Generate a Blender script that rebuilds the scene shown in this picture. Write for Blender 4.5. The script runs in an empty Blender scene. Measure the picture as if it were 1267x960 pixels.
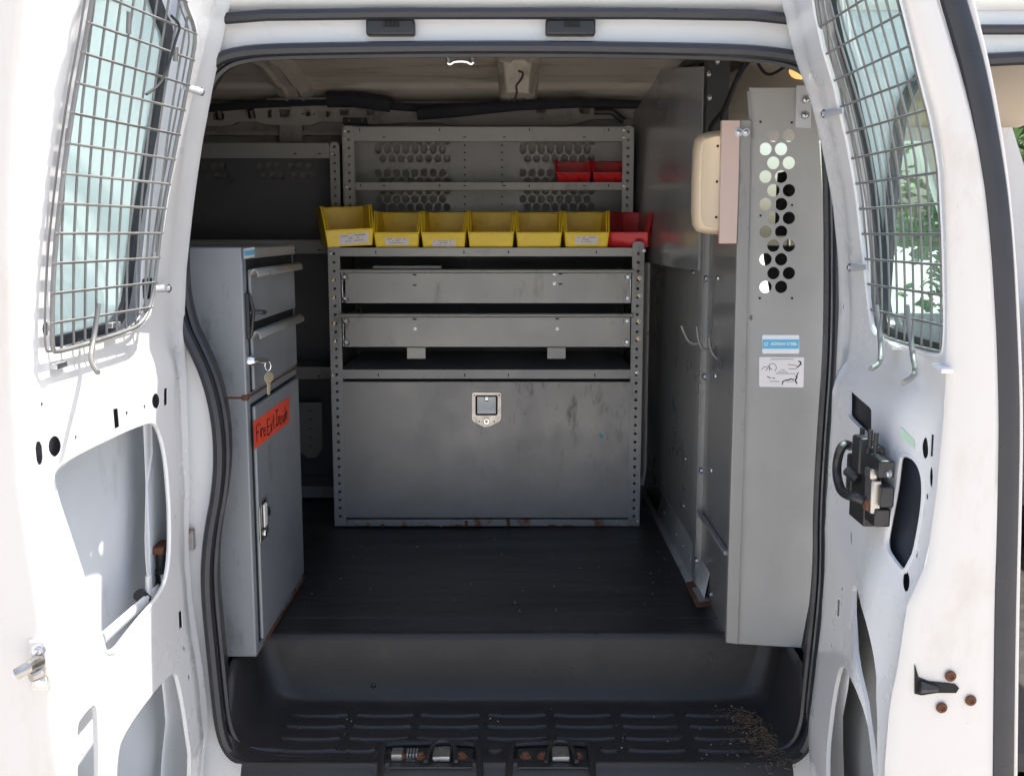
import bpy, bmesh, math, random
from mathutils import Vector, Matrix
from mathutils.geometry import delaunay_2d_cdt
random.seed(7)
rad = math.radians
scene = bpy.context.scene
col = scene.collection
# ------------------------------------------------------------------ camera, world, sun, exposure
F, CX, CY, PIT = 1300.0, 633.5, 480.0, rad(8.4)      # lens in photo pixels, pitch down
ZF = 0.70                                            # van floor above the ground
CAM = Vector((0, 0, ZF + 0.88))
cd = bpy.data.cameras.new('camera'); cam = bpy.data.objects.new('camera', cd); col.objects.link(cam)
cam.location = CAM; cam.rotation_euler = (rad(90) - PIT, 0, 0)
cd.sensor_fit = 'HORIZONTAL'; cd.angle = 2 * math.atan(633.5 / F); cd.clip_start = 0.05; cd.clip_end = 2000
scene.camera = cam
SUN_TO = Vector((0.35, 0.20, 1.0)).normalized()
w = bpy.data.worlds.new('World'); scene.world = w; w.use_nodes = True
nt = w.node_tree; bg = nt.nodes['Background']; sky = nt.nodes.new('ShaderNodeTexSky')
sky.sky_type = 'NISHITA'; sky.sun_disc = False
sky.sun_elevation = math.asin(SUN_TO.z); sky.sun_rotation = math.atan2(SUN_TO.x, SUN_TO.y)
sky.air_density = 1.0; sky.dust_density = 4.0; sky.ozone_density = 1.0
nt.links.new(sky.outputs[0], bg.inputs[0]); bg.inputs[1].default_value = 0.14
sl = bpy.data.lights.new('sun', 'SUN'); so = bpy.data.objects.new('sun', sl); col.objects.link(so)
sl.energy = 4.5; sl.angle = rad(0.5); sl.color = (1.0, 0.95, 0.88)
so.rotation_euler = (-SUN_TO).to_track_quat('-Z', 'Y').to_euler(); so.location = (6, -3, 8)
vs = scene.view_settings
vs.view_transform = 'Standard'; vs.look = 'None'; vs.gamma = 1; vs.use_curve_mapping = False
vs.exposure = 1.25
scene.render.engine = 'CYCLES'
scene.cycles.max_bounces = 8; scene.cycles.diffuse_bounces = 5; scene.cycles.transparent_max_bounces = 12

# ------------------------------------------------------------------ pixel -> place
cP, sP = math.cos(PIT), math.sin(PIT)
def ray(px, py):
    a = (px - CX) / F; b = -(py - CY) / F
    return Vector((a, cP + b * sP, -sP + b * cP))
def onY(px, py, Y): d = ray(px, py); return CAM + d * (Y / d.y)
def onX(px, py, X): d = ray(px, py); return CAM + d * (X / d.x)
def onZ(px, py, Z): d = ray(px, py); return CAM + d * ((Z - CAM.z) / d.z)
def lerp(a, b, t): return a + (b - a) * t
def sstep(a, b, x):
    t = max(0.0, min(1.0, (x - a) / (b - a))); return t * t * (3 - 2 * t)
def interp(x, tab):
    if x <= tab[0][0]: return tab[0][1]
    for (a, va), (b, vb) in zip(tab, tab[1:]):
        if x <= b: return lerp(va, vb, (x - a) / (b - a))
    return tab[-1][1]
def chaikin(p, n=2, closed=True):
    p = [tuple(q) for q in p]
    for _ in range(n):
        r = []; m = len(p)
        if not closed: r.append(p[0])
        for i in range(m if closed else m - 1):
            a, b = p[i], p[(i + 1) % m]
            r.append(tuple(lerp(x, y, .25) for x, y in zip(a, b)))
            r.append(tuple(lerp(x, y, .75) for x, y in zip(a, b)))
        if not closed: r.append(p[-1])
        p = r
    return p

# ------------------------------------------------------------------ materials
MATS = {}
def mat(name, c, rough=.5, metal=0., var=.12, vscale=12., bump=.0, bscale=200., dirt=None, dirt2=None,
        trans=0., alpha=1., spec=.5, emit=None, coat=0., rvar=.12, stretch=None, mask=None):
    m = bpy.data.materials.new(name); m.use_nodes = True; MATS[name] = m
    n = m.node_tree.nodes; L = m.node_tree.links; b = n['Principled BSDF']
    b.inputs['Metallic'].default_value = metal; b.inputs['Specular IOR Level'].default_value = spec
    b.inputs['Coat Weight'].default_value = coat; b.inputs['Coat Roughness'].default_value = .12
    tc = n.new('ShaderNodeTexCoord'); mp = n.new('ShaderNodeMapping'); L.new(tc.outputs['Object'], mp.inputs[0])
    if stretch: mp.inputs['Scale'].default_value = stretch
    no = n.new('ShaderNodeTexNoise'); no.inputs['Scale'].default_value = vscale; no.inputs['Detail'].default_value = 6
    no.inputs['Roughness'].default_value = .62
    L.new(mp.outputs[0], no.inputs[0])
    mx = n.new('ShaderNodeMix'); mx.data_type = 'RGBA'
    mx.inputs[6].default_value = tuple(x * (1 - var) for x in c) + (1,)
    mx.inputs[7].default_value = tuple(min(1, x * (1 + var)) for x in c) + (1,)
    L.new(no.outputs[0], mx.inputs[0]); out = mx.outputs[2]
    rr = n.new('ShaderNodeMapRange'); rr.inputs[1].default_value = .3; rr.inputs[2].default_value = .7
    rr.inputs[3].default_value = max(.02, rough - rvar); rr.inputs[4].default_value = min(1, rough + rvar)
    L.new(no.outputs[0], rr.inputs[0]); rout = rr.outputs[0]
    for k, dd in enumerate((dirt, dirt2)):
        if not dd: continue
        dc, lo, hi, sc, st = dd                       # colour, thresholds, scale, stretch
        m2 = n.new('ShaderNodeMapping'); L.new(tc.outputs['Object'], m2.inputs[0]); m2.inputs['Scale'].default_value = st
        m2.inputs['Location'].default_value = (3.1 * (k + 1), 1.7, .4)
        d = n.new('ShaderNodeTexNoise'); d.inputs['Scale'].default_value = sc; d.inputs['Detail'].default_value = 8
        d.inputs['Roughness'].default_value = .7; L.new(m2.outputs[0], d.inputs[0])
        r = n.new('ShaderNodeMapRange'); r.inputs[1].default_value = lo; r.inputs[2].default_value = hi
        L.new(d.outputs[0], r.inputs[0]); fac = r.outputs[0]
        if k == 1 and mask:                           # wear gathered round one spot
            vd = n.new('ShaderNodeVectorMath'); vd.operation = 'DISTANCE'; L.new(tc.outputs['Object'], vd.inputs[0]); vd.inputs[1].default_value = mask[0]
            mr = n.new('ShaderNodeMapRange'); mr.inputs[1].default_value = mask[1]; mr.inputs[2].default_value = mask[1] * .25; L.new(vd.outputs['Value'], mr.inputs[0])
            mm = n.new('ShaderNodeMath'); mm.operation = 'MULTIPLY'; L.new(fac, mm.inputs[0]); L.new(mr.outputs[0], mm.inputs[1]); fac = mm.outputs[0]
        q = n.new('ShaderNodeMix'); q.data_type = 'RGBA'; L.new(fac, q.inputs[0]); L.new(out, q.inputs[6])
        q.inputs[7].default_value = tuple(dc) + (1,); out = q.outputs[2]
    L.new(out, b.inputs['Base Color']); L.new(rout, b.inputs['Roughness'])
    if bump:
        bn = n.new('ShaderNodeTexNoise'); bn.inputs['Scale'].default_value = bscale; bn.inputs['Detail'].default_value = 3
        L.new(mp.outputs[0], bn.inputs[0])
        bp = n.new('ShaderNodeBump'); bp.inputs['Strength'].default_value = bump; bp.inputs['Distance'].default_value = .002
        L.new(bn.outputs[0], bp.inputs['Height']); L.new(bp.outputs[0], b.inputs['Normal'])
    if trans: b.inputs['Transmission Weight'].default_value = trans
    if alpha < 1: b.inputs['Alpha'].default_value = alpha
    if emit:
        b.inputs['Emission Color'].default_value = tuple(emit[0]) + (1,); b.inputs['Emission Strength'].default_value = emit[1]
    return m
def thin_glass(name, tint, refl=.09, dark=1.0, rough=.0, haze=0.):
    m = bpy.data.materials.new(name); m.use_nodes = True; MATS[name] = m
    n = m.node_tree.nodes; L = m.node_tree.links; n.remove(n['Principled BSDF']); o = n['Material Output']
    t = n.new('ShaderNodeBsdfTransparent'); t.inputs[0].default_value = tuple(x * dark for x in tint) + (1,)
    g = n.new('ShaderNodeBsdfGlossy'); g.inputs['Roughness'].default_value = rough; g.inputs[0].default_value = (1, 1, 1, 1)
    f = n.new('ShaderNodeFresnel'); f.inputs[0].default_value = 1.5
    a = n.new('ShaderNodeMath'); a.operation = 'ADD'; a.inputs[1].default_value = refl - .04; L.new(f.outputs[0], a.inputs[0])
    ge = n.new('ShaderNodeNewGeometry'); bk_ = n.new('ShaderNodeMath'); bk_.operation = 'SUBTRACT'; bk_.inputs[0].default_value = 1.; L.new(ge.outputs['Backfacing'], bk_.inputs[1])
    mu = n.new('ShaderNodeMath'); mu.operation = 'MULTIPLY'; L.new(a.outputs[0], mu.inputs[0]); L.new(bk_.outputs[0], mu.inputs[1])   # the inner face of a pane does not reflect twice
    s = n.new('ShaderNodeMixShader'); L.new(mu.outputs[0], s.inputs[0]); L.new(t.outputs[0], s.inputs[1]); L.new(g.outputs[0], s.inputs[2])
    last = s
    if haze:
        d = n.new('ShaderNodeBsdfDiffuse'); d.inputs[0].default_value = (.80, .95, .92, 1)
        s2 = n.new('ShaderNodeMixShader'); s2.inputs[0].default_value = haze
        L.new(s.outputs[0], s2.inputs[1]); L.new(d.outputs[0], s2.inputs[2]); last = s2
    L.new(last.outputs[0], o.inputs[0]); return m
WHT = (.76, .76, .755)
mat('white_paint', WHT, .32, var=.02, vscale=6, coat=.7, bump=.03, bscale=60,
    dirt=((.62, .58, .52), .62, .95, 5, (1, 1, .5)), dirt2=((.5, .46, .40), .77, .84, 70, (1, 1, 1)))
mat('shut_paint', (.66, .63, .59), .38, var=.03, vscale=6, coat=.25, bump=.03, bscale=70,
    dirt=((.52, .45, .37), .52, .88, 7, (1, 1, .5)), dirt2=((.16, .12, .09), .70, .76, 60, (1, 1, .6)))
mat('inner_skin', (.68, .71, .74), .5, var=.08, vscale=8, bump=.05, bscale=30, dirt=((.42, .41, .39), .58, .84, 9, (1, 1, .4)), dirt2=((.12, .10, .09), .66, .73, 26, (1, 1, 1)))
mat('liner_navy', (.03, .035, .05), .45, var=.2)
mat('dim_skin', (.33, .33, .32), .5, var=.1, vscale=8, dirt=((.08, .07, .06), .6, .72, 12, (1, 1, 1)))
mat('primer_beige', (.52, .475, .41), .55, var=.14, vscale=7, bump=.05, bscale=40, dirt=((.22, .18, .14), .52, .72, 6, (.5, 2, 1)))
mat('wall_metal', (.30, .283, .262), .5, var=.1, vscale=9, dirt=((.08, .07, .07), .55, .75, 8, (1, 1, 1)))
GREY = (.285, .284, .28)
def greymat(name, c, **k):
    mat(name, c, k.get('rough', .42), metal=k.get('metal', .25), var=.10, vscale=5, bump=.10, bscale=420, coat=.08,
        dirt=k.get('d1', ((c[0] * .45, c[1] * .43, c[2] * .41), .58, .78, 14, (1, 1, .35))), dirt2=k.get('d2', ((.045, .042, .04), .70, .74, 36, (1, 1, .3))), mask=k.get('mask'))
greymat('grey_steel', GREY)
greymat('cabinet_grey', (.265, .28, .295))
greymat('grey_steel_scuffed', (.285, .28, .272), d2=((.035, .03, .03), .55, .72, 22, (1.6, 1, .45)), mask=((.20, 0, .40), .36), d1=((.235, .22, .205), .45, .8, 6, (1, 1, .8)))
greymat('grey_steel_light', (.305, .30, .288), rough=.36)
greymat('partition_grey', (.30, .305, .30), rough=.34, d2=((.2, .2, .2), .70, .76, 40, (1, 1, .6)))
greymat('wing_grey', (.385, .38, .362), rough=.42, d1=((.34, .335, .32), .5, .8, 5, (1, 1, .6)), d2=((.2, .2, .2), .74, .78, 60, (1, 1, 1)))
greymat('rust_grey', (.29, .285, .28), d2=((.20, .065, .022), .53, .62, 22, (1, 1, 1)))
mat('rust', (.13, .052, .026), .85, var=.5, vscale=60, bump=.6, bscale=160, dirt=((.30, .27, .25), .60, .66, 40, (1, 1, 1)))
mat('dark_back', (.13, .13, .14), .38, metal=.2, var=.2, vscale=6, bump=.05)
mat('rubber_floor', (.028, .026, .026), .42, var=.25, vscale=4, bump=.25, bscale=260, rvar=.12, stretch=(.35, 3, 1),
    dirt=((.055, .05, .046), .50, .80, 3.2, (1, 1.6, 1)), dirt2=((.09, .08, .07), .70, .78, 30, (1, .25, 1)))
mat('black_plastic', (.029, .027, .0275), .33, var=.2, vscale=14, bump=.22, bscale=420, rvar=.06, spec=.34,
    dirt=((.07, .06, .05), .60, .85, 9, (1, 1, 1)))
mat('seal_rubber', (.025, .026, .032), .38, var=.2, vscale=20, bump=.1, bscale=120, dirt=((.10, .09, .09), .66, .8, 12, (1, 1, 1)))
mat('black_part', (.022, .022, .023), .42, var=.2, bump=.05)
mat('cable_black', (.012, .012, .013), .75, var=.2, spec=.2)
mat('hole_black', (.01, .01, .01), .8)
mat('foam_black', (.016, .016, .022), .9, var=.3, bump=.5, bscale=120)
mat('galvanised', (.62, .63, .65), .30, metal=.9, var=.15, vscale=25)
mat('zinc', (.56, .57, .60), .42, metal=.3, var=.08, vscale=25)
mat('paddle_metal', (.82, .80, .76), .36, metal=.1, var=.12, vscale=40)
mat('chrome', (.80, .80, .80), .14, metal=1., var=.05)
mat('chrome_worn', (.44, .42, .39), .34, metal=.9, var=.15, vscale=40, dirt=((.12, .10, .08), .60, .72, 60, (1, 1, 1)))
mat('brass_bolt', (.62, .52, .36), .35, metal=.8, var=.15)
mat('wire_steel', (.22, .22, .215), .45, metal=.35, var=.2, vscale=30, dirt=((.25, .20, .16), .62, .74, 25, (1, 1, 1)))
mat('yellow_plastic', (.97, .68, .02), .36, var=.05, vscale=9, bump=.04, bscale=300, dirt=((.40, .25, .03), .60, .80, 12, (1, 1, 1)))
mat('red_plastic', (.72, .022, .03), .33, var=.06, vscale=9, bump=.04, bscale=300)
mat('paper', (.80, .76, .74), .6, var=.03)
mat('print_grey', (.25, .22, .24), .7)
mat('ink', (.02, .018, .02), .6)
mat('orange_label', (.92, .07, .02), .5, var=.05)
mat('blue_print', (.13, .48, .72), .4, var=.04)
mat('sticker_white', (.82, .84, .86), .4, var=.02)
mat('green_label', (.48, .68, .50), .5, var=.1, vscale=60)
mat('cream_plastic', (.78, .63, .44), .42, var=.05, vscale=14, dirt=((.42, .30, .18), .60, .78, 14, (1, 1, 1)))
mat('pink_board', (.62, .46, .40), .5, metal=.2, var=.08, vscale=6, stretch=(6, 6, 1))
mat('smoked', (.17, .17, .17), .30, var=.15, vscale=4, coat=.3, dirt=((.17, .165, .16), .5, .75, 5, (1, 1, .4)), rvar=.05)
mat('pane_smoked', (.27, .275, .285), .18, var=.15, vscale=4, coat=.2, dirt=((.24, .23, .22), .5, .8, 5, (1, 1, .4)), rvar=.06)  # paler, bluish base colour stands in for the sky's reflection
mat('headliner', (.46, .38, .29), .9, var=.06, bump=.2, bscale=300)
mat('seat_fabric', (.045, .045, .05), .9, var=.2, bump=.3, bscale=300)
mat('straw', (.19, .135, .085), .9, var=.4, vscale=90)
mat('grit', (.55, .52, .48), .9, var=.3, vscale=90)
mat('concrete', (.43, .41, .38), .9, var=.12, vscale=1.2, bump=.3, bscale=60)
mat('bark', (.10, .075, .05), .9, var=.3, vscale=30, bump=.6, bscale=40)
mat('leaf', (.11, .22, .045), .6, var=.5, vscale=3, trans=0)
mat('lit_lamp', (.9, .6, .3), .3, emit=((1., .50, .14), .45))
mat('blue_mark', (.05, .33, .45), .5)
thin_glass('side_glass', (.84, .95, .935), refl=.06, haze=.03)
thin_glass('bright_haze_glass', (.90, .98, .965), refl=.05, haze=.40)  # strong diffuse haze puts the bright light on the rear leaf's pane into its colour
thin_glass('cab_glass', (.93, .97, .95), refl=.05)

# ------------------------------------------------------------------ mesh helpers
ORG = {}
class MB:
    def __init__(s): s.v = []; s.f = []
    def add(s, vs_, fs):
        o = len(s.v); s.v += [tuple(p) for p in vs_]; s.f += [tuple(i + o for i in f) for f in fs]; return s
    def box(s, x0, x1, y0, y1, z0, z1):
        v = [(x, y, z) for z in (z0, z1) for y in (y0, y1) for x in (x0, x1)]
        return s.add(v, [(0, 2, 3, 1), (4, 5, 7, 6), (0, 1, 5, 4), (2, 6, 7, 3), (0, 4, 6, 2), (1, 3, 7, 5)])
    def obox(s, c, ux, uy, uz, a, b, d):
        c = Vector(c); ux, uy, uz = Vector(ux).normalized(), Vector(uy).normalized(), Vector(uz).normalized()
        v = [c + ux * (i * a / 2) + uy * (j * b / 2) + uz * (k * d / 2) for k in (-1, 1) for j in (-1, 1) for i in (-1, 1)]
        return s.add(v, [(0, 2, 3, 1), (4, 5, 7, 6), (0, 1, 5, 4), (2, 6, 7, 3), (0, 4, 6, 2), (1, 3, 7, 5)])
    def tube(s, pts, r, n=8, closed=False, flat=None, up=None):
        pts = [Vector(p) for p in pts]; m = len(pts); rs = r if isinstance(r, (list, tuple)) else [r] * m
        ring = []; prev = None
        for i in range(m):
            a = pts[(i - 1) % m] if (closed or i > 0) else pts[i]; b = pts[(i + 1) % m] if (closed or i < m - 1) else pts[i]
            t = (b - a).normalized()
            if prev is None:
                u = Vector(up) if up else (Vector((0, 0, 1)) if abs(t.z) < .9 else Vector((0, 1, 0)))
            else: u = prev
            u = (u - t * u.dot(t)).normalized(); prev = u; v2 = t.cross(u)
            fl = flat or 1
            ring.append([pts[i] + (u * math.cos(2 * math.pi * k / n) + v2 * (math.sin(2 * math.pi * k / n) * fl)) * rs[i] for k in range(n)])
        o = len(s.v)
        for R in ring: s.v += [tuple(p) for p in R]
        for i in range(m if closed else m - 1):
            j = (i + 1) % m
            for k in range(n):
                q = (k + 1) % n; s.f.append((o + i * n + k, o + i * n + q, o + j * n + q, o + j * n + k))
        if not closed:
            s.f.append(tuple(o + k for k in reversed(range(n)))); s.f.append(tuple(o + (m - 1) * n + k for k in range(n)))
        return s
    def lathe(s, c, ax, prof, n=16):
        c = Vector(c); ax = Vector(ax).normalized(); u = ax.orthogonal().normalized(); v2 = ax.cross(u); o = len(s.v)
        for (r, h) in prof:
            for k in range(n):
                a = 2 * math.pi * k / n; s.v.append(tuple(c + ax * h + (u * math.cos(a) + v2 * math.sin(a)) * r))
        for i in range(len(prof) - 1):
            for k in range(n):
                q = (k + 1) % n; s.f.append((o + i * n + k, o + i * n + q, o + (i + 1) * n + q, o + (i + 1) * n + k))
        s.f.append(tuple(o + k for k in reversed(range(n)))); s.f.append(tuple(o + (len(prof) - 1) * n + k for k in range(n)))
        return s
    def prism(s, poly, vec):
        poly = [Vector(p) for p in poly]; vec = Vector(vec); n = len(poly)
        s.add(poly + [p + vec for p in poly], [tuple(range(n))[::-1], tuple(range(n, 2 * n))] + [(i, (i + 1) % n, n + (i + 1) % n, n + i) for i in range(n)])
        return s
    def loft(s, rings, closed=True, cap=True):
        n = len(rings[0]); o = len(s.v)
        for R in rings: s.v += [tuple(p) for p in R]
        for i in range(len(rings) - 1):
            for k in range(n if closed else n - 1):
                q = (k + 1) % n; s.f.append((o + i * n + k, o + i * n + q, o + (i + 1) * n + q, o + (i + 1) * n + k))
        if cap and closed:
            s.f.append(tuple(o + k for k in reversed(range(n)))); s.f.append(tuple(o + (len(rings) - 1) * n + k for k in range(n)))
        return s
    def grid(s, nu, nv, fn):
        return s.loft([[fn(i / nu, j / nv) for j in range(nv + 1)] for i in range(nu + 1)], closed=False)
    def plate(s, outline, holes, fn, depth, lip=True, grid=None, back=True, small=None):
        """flat (or warped) sheet with holes: fn((a,b), d) -> point, d from 0 to depth"""
        def sub(lp):
            r = []
            for i in range(len(lp)):
                a, b = lp[i], lp[(i + 1) % len(lp)]; d = math.dist(a, b); k = max(1, int(d / grid)) if grid else 1
                for q in range(k): r.append((lerp(a[0], b[0], q / k), lerp(a[1], b[1], q / k)))
            return r
        loops = [sub(outline)] + [sub(h) for h in holes]; V = []; E = []
        for lp in loops:
            o = len(V); V += [Vector(p) for p in lp]; E += [(o + i, o + (i + 1) % len(lp)) for i in range(len(lp))]
        if grid:
            xs = [p[0] for p in loops[0]]; ys = [p[1] for p in loops[0]]
            x = min(xs) + grid * .5
            while x < max(xs):
                y = min(ys) + grid * .5
                while y < max(ys): V.append(Vector((x + random.uniform(-.1, .1) * grid, y))); y += grid
                x += grid
        vo, eo, fo, a1, a2, a3 = delaunay_2d_cdt(V, E, [], 0, 1e-6)
        def ins(p, lp):
            r = False; j = len(lp) - 1
            for i in range(len(lp)):
                if (lp[i][1] > p[1]) != (lp[j][1] > p[1]) and p[0] < (lp[j][0] - lp[i][0]) * (p[1] - lp[i][1]) / (lp[j][1] - lp[i][1]) + lp[i][0]: r = not r
                j = i
            return r
        bbs = [(min(p[0] for p in lp), max(p[0] for p in lp), min(p[1] for p in lp), max(p[1] for p in lp)) for lp in loops]
        keep = []
        for f in fo:
            c = sum((vo[i] for i in f), Vector((0, 0))) / len(f)
            if not ins(c, loops[0]): continue
            if any(bb[0] <= c[0] <= bb[1] and bb[2] <= c[1] <= bb[3] and ins(c, lp) for lp, bb in zip(loops[1:], bbs[1:])): continue
            keep.append(tuple(f))
        o = len(s.v); n = len(vo)
        s.v += [tuple(fn(p, 0)) for p in vo]; s.f += [tuple(i + o for i in f) for f in keep]
        if back:
            s.v += [tuple(fn(p, depth)) for p in vo]; s.f += [tuple(i + o + n for i in reversed(f)) for f in keep]
        if lip:
            for lp, bb in zip(loops, bbs):
                q = len(s.v); m = len(lp); dl = small if small and max(bb[1] - bb[0], bb[3] - bb[2]) < .09 else depth
                s.v += [tuple(fn(p, 0)) for p in lp] + [tuple(fn(p, dl)) for p in lp]
                s.f += [(q + i, q + (i + 1) % m, q + m + (i + 1) % m, q + m + i) for i in range(m)]
        return s
    def build(s, name, m, parent=None, bevel=0, smooth=35, seg=2, weld=False, solid=0, subsurf=0, loc=None):
        o_ = ORG.get(parent.name, Vector()) if parent is not None else (Vector(loc) if loc is not None else Vector())
        me = bpy.data.meshes.new(name); me.from_pydata([tuple(Vector(p) - o_) for p in s.v], [], s.f)
        bm = bmesh.new(); bm.from_mesh(me)
        bmesh.ops.remove_doubles(bm, verts=bm.verts, dist=1e-5)
        bmesh.ops.recalc_face_normals(bm, faces=bm.faces); bm.to_mesh(me); bm.free()
        if smooth:
            me.shade_smooth(); me.set_sharp_from_angle(angle=rad(smooth))
        me.materials.append(MATS[m])
        ob = bpy.data.objects.new(name, me); col.objects.link(ob)
        if parent is not None: ob.parent = parent; ORG[ob.name] = o_
        else: ob.location = o_; ORG[ob.name] = o_
        if solid:
            md = ob.modifiers.new('solid', 'SOLIDIFY'); md.thickness = solid; md.offset = 0
        if bevel:
            md = ob.modifiers.new('bevel', 'BEVEL'); md.width = bevel; md.segments = seg; md.limit_method = 'ANGLE'; md.angle_limit = rad(40)
        if subsurf:
            md = ob.modifiers.new('sub', 'SUBSURF'); md.levels = md.render_levels = subsurf
        return ob
def thing(name, label, cat, loc, group=None):
    o = bpy.data.objects.new(name, None); col.objects.link(o); o.location = loc; o.empty_display_size = .05
    ORG[o.name] = Vector(loc); return tag(o, label, cat, group)
def tag(o, label, cat, group=None):
    o['label'] = label; o['category'] = cat
    if group: o['group'] = group
    return o
def structure(o): o['kind'] = 'structure'; return o
def lab(o, t): o['label'] = t; return o
PROTO = {}
def inst(key, make, name, parent, loc, aim=None, scale=1., spin=0.):
    """small repeated piece sharing mesh data; local +Z aimed along 'aim'"""
    if key not in PROTO:
        ob = make().build(name, PROTO_M[key]); PROTO[key] = ob.data; bpy.data.objects.remove(ob)
    ob = bpy.data.objects.new(name, PROTO[key]); col.objects.link(ob)
    if parent is not None: ob.parent = parent; ob.location = Vector(loc) - ORG[parent.name]
    else: ob.location = loc
    q = Vector(aim).to_track_quat('Z', 'Y') if aim is not None else Matrix().to_quaternion()
    e = (q.to_matrix() @ Matrix.Rotation(spin, 3, 'Z')).to_euler(); ob.rotation_euler = e; ob.scale = (scale,) * 3
    ORG[ob.name] = ORG[parent.name] if parent is not None else Vector(loc)
    return ob
PROTO_M = {'plug': 'black_part', 'bolt': 'galvanised', 'brass': 'brass_bolt', 'screw': 'black_part', 'rustbolt': 'rust', 'slot': 'hole_black', 'dot': 'hole_black', 'rivet': 'galvanised'}
def mk_bolt():
    m = MB(); m.lathe((0, 0, 0), (0, 0, 1), [(.0075, 0), (.0075, .0012), (.0055, .0013)], 14)
    m.lathe((0, 0, .001), (0, 0, 1), [(.0048, 0), (.0048, .0028), (.0038, .0038), (.002, .0042)], 6); return m
def mk_rivet(): return MB().lathe((0, 0, 0), (0, 0, 1), [(.005, 0), (.0046, .0014), (.0034, .0026), (.0015, .0031)], 10)
def mk_screw():
    m = MB(); m.lathe((0, 0, 0), (0, 0, 1), [(.010, 0), (.0098, .002), (.0075, .0045), (.0045, .005), (.004, .003), (.001, .003)], 14); return m
def mk_slot(): return MB().box(-.007, .007, -.0025, .0025, 0, .0008)
def mk_dot(): return MB().lathe((0, 0, 0), (0, 0, 1), [(.003, 0), (.003, .0007)], 10)
def bolt(p, par, aim, s=1.): return inst('bolt', mk_bolt, 'bolt', par, p, aim, s)
def rivet(p, par, aim, s=1.): return inst('rivet', mk_rivet, 'rivet', par, p, aim, s)
def brass(p, par, aim, s=1.): return inst('brass', mk_bolt, 'bolt', par, p, aim, s)
def slot(p, par, aim, s=1., spin=0.): return inst('slot', mk_slot, 'slot', par, p, aim, s, spin)
def dot(p, par, aim, s=1.): return inst('dot', mk_dot, 'screw_hole', par, p, aim, s)
def circ(c, r, n=12, ry=None): return [(c[0] + r * math.cos(2 * math.pi * k / n), c[1] + (ry or r) * math.sin(2 * math.pi * k / n)) for k in range(n)]
def text_part(txt, size, org, ux, uy, m, parent, name='lettering', bold=0.):
    cu = bpy.data.curves.new(name, 'FONT'); cu.body = txt; cu.size = size; cu.align_x = 'CENTER'; cu.align_y = 'CENTER'; cu.offset = bold
    t = bpy.data.objects.new('tmp', cu); col.objects.link(t)
    dg = bpy.context.evaluated_depsgraph_get(); me = bpy.data.meshes.new_from_object(t.evaluated_get(dg))
    bpy.data.objects.remove(t); ux = Vector(ux); uy = Vector(uy); o_ = ORG[parent.name]
    for v in me.vertices: v.co = Vector(org) + ux * v.co.x + uy * v.co.y - o_
    me.materials.clear(); me.materials.append(MATS[m]); me.name = name
    ob = bpy.data.objects.new(name, me); col.objects.link(ob); ob.parent = parent; ORG[ob.name] = o_; return ob
NY = (0, -1, 0)
# ------------------------------------------------------------------ ground
g = MB(); g.grid(24, 24, lambda u, v: (lerp(-120, 120, u), lerp(-120, 120, v), 0))
structure(g.build('pavement', 'concrete'))

# ------------------------------------------------------------------ the van shell
YO, YW = 1.97, 3.62
van = thing('cargo_van', 'white cargo van with both side doors swung open onto a fitted cargo hold', 'van', (0, 2.7, 0))
seal_px = [(300, 940), (284, 930), (273, 905), (267, 850), (262, 800), (257, 750), (255, 705), (260, 655), (268, 615), (272, 570), (269, 520),
           (258, 472), (242, 435), (224, 400), (214, 340), (218, 250), (229, 170), (244, 108), (262, 78), (292, 65), (360, 61), (640, 58), (900, 62),
           (955, 66), (994, 73), (1018, 90), (1030, 122), (1036, 190), (1038, 300), (1037, 435), (1029, 540), (1023, 640), (1023, 720), (1015, 800), (1008, 860), (1004, 905),
           (992, 932), (965, 943), (640, 946)]
seal3 = [onY(x, y, YO) for x, y in seal_px]
seal2 = chaikin([(p.x, p.z) for p in seal3], 2)
ztop = ZF + 1.46
# outer side wall with the two doorways
def side_fn(p, d):
    t = max(0, (p[1] - ZF - .5)); return (p[0], YO + .014 + d + .05 * t * t * 0, p[1])
front_hole = chaikin([(.69, ZF - .2), (.73, ZF - .28), (1.62, ZF - .28), (1.68, ZF - .2), (1.70, ZF + .5), (1.50, ZF + 1.12), (1.42, ZF + 1.195), (.81, ZF + 1.195), (.73, ZF + 1.16), (.70, ZF + 1.05)], 2)
m = MB(); m.plate([(-2.9, .32), (1.95, .32), (1.95, ZF + .62), (1.62, ztop), (-2.9, ztop)], [seal2, front_hole], side_fn, .035, grid=.12)
m.build('side_panel', 'white_paint', van, bevel=0)
# reveal inside the doorway (folded pillar return)
m = MB(); n = len(seal2)
rings = [[(p[0], YO + .012 + dd, p[1]) for p in seal2] for dd in (0, .05, .085)]
m.loft(rings, cap=False); m.build('pillar_return', 'black_part', van)
m = MB(); m.tube([(p[0], YO - .002, p[1]) for p in seal2], .0115, 8, closed=True, up=NY); m.build('door_seal', 'seal_rubber', van)
cx_ = sum(p[0] for p in seal2) / n; cz_ = sum(p[1] for p in seal2) / n
m = MB(); m.tube([(p[0] + (cx_ - p[0]) * .022, YO + .018, p[1] + (cz_ - p[1]) * .014) for p in seal2], .0062, 6, closed=True, up=NY); m.build('seal_lip', 'seal_rubber', van)
m = MB(); m.tube([(p[0], YO + .004, p[1]) for p in front_hole], .012, 8, closed=True, up=NY); m.build('front_door_seal', 'seal_rubber', van)
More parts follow.
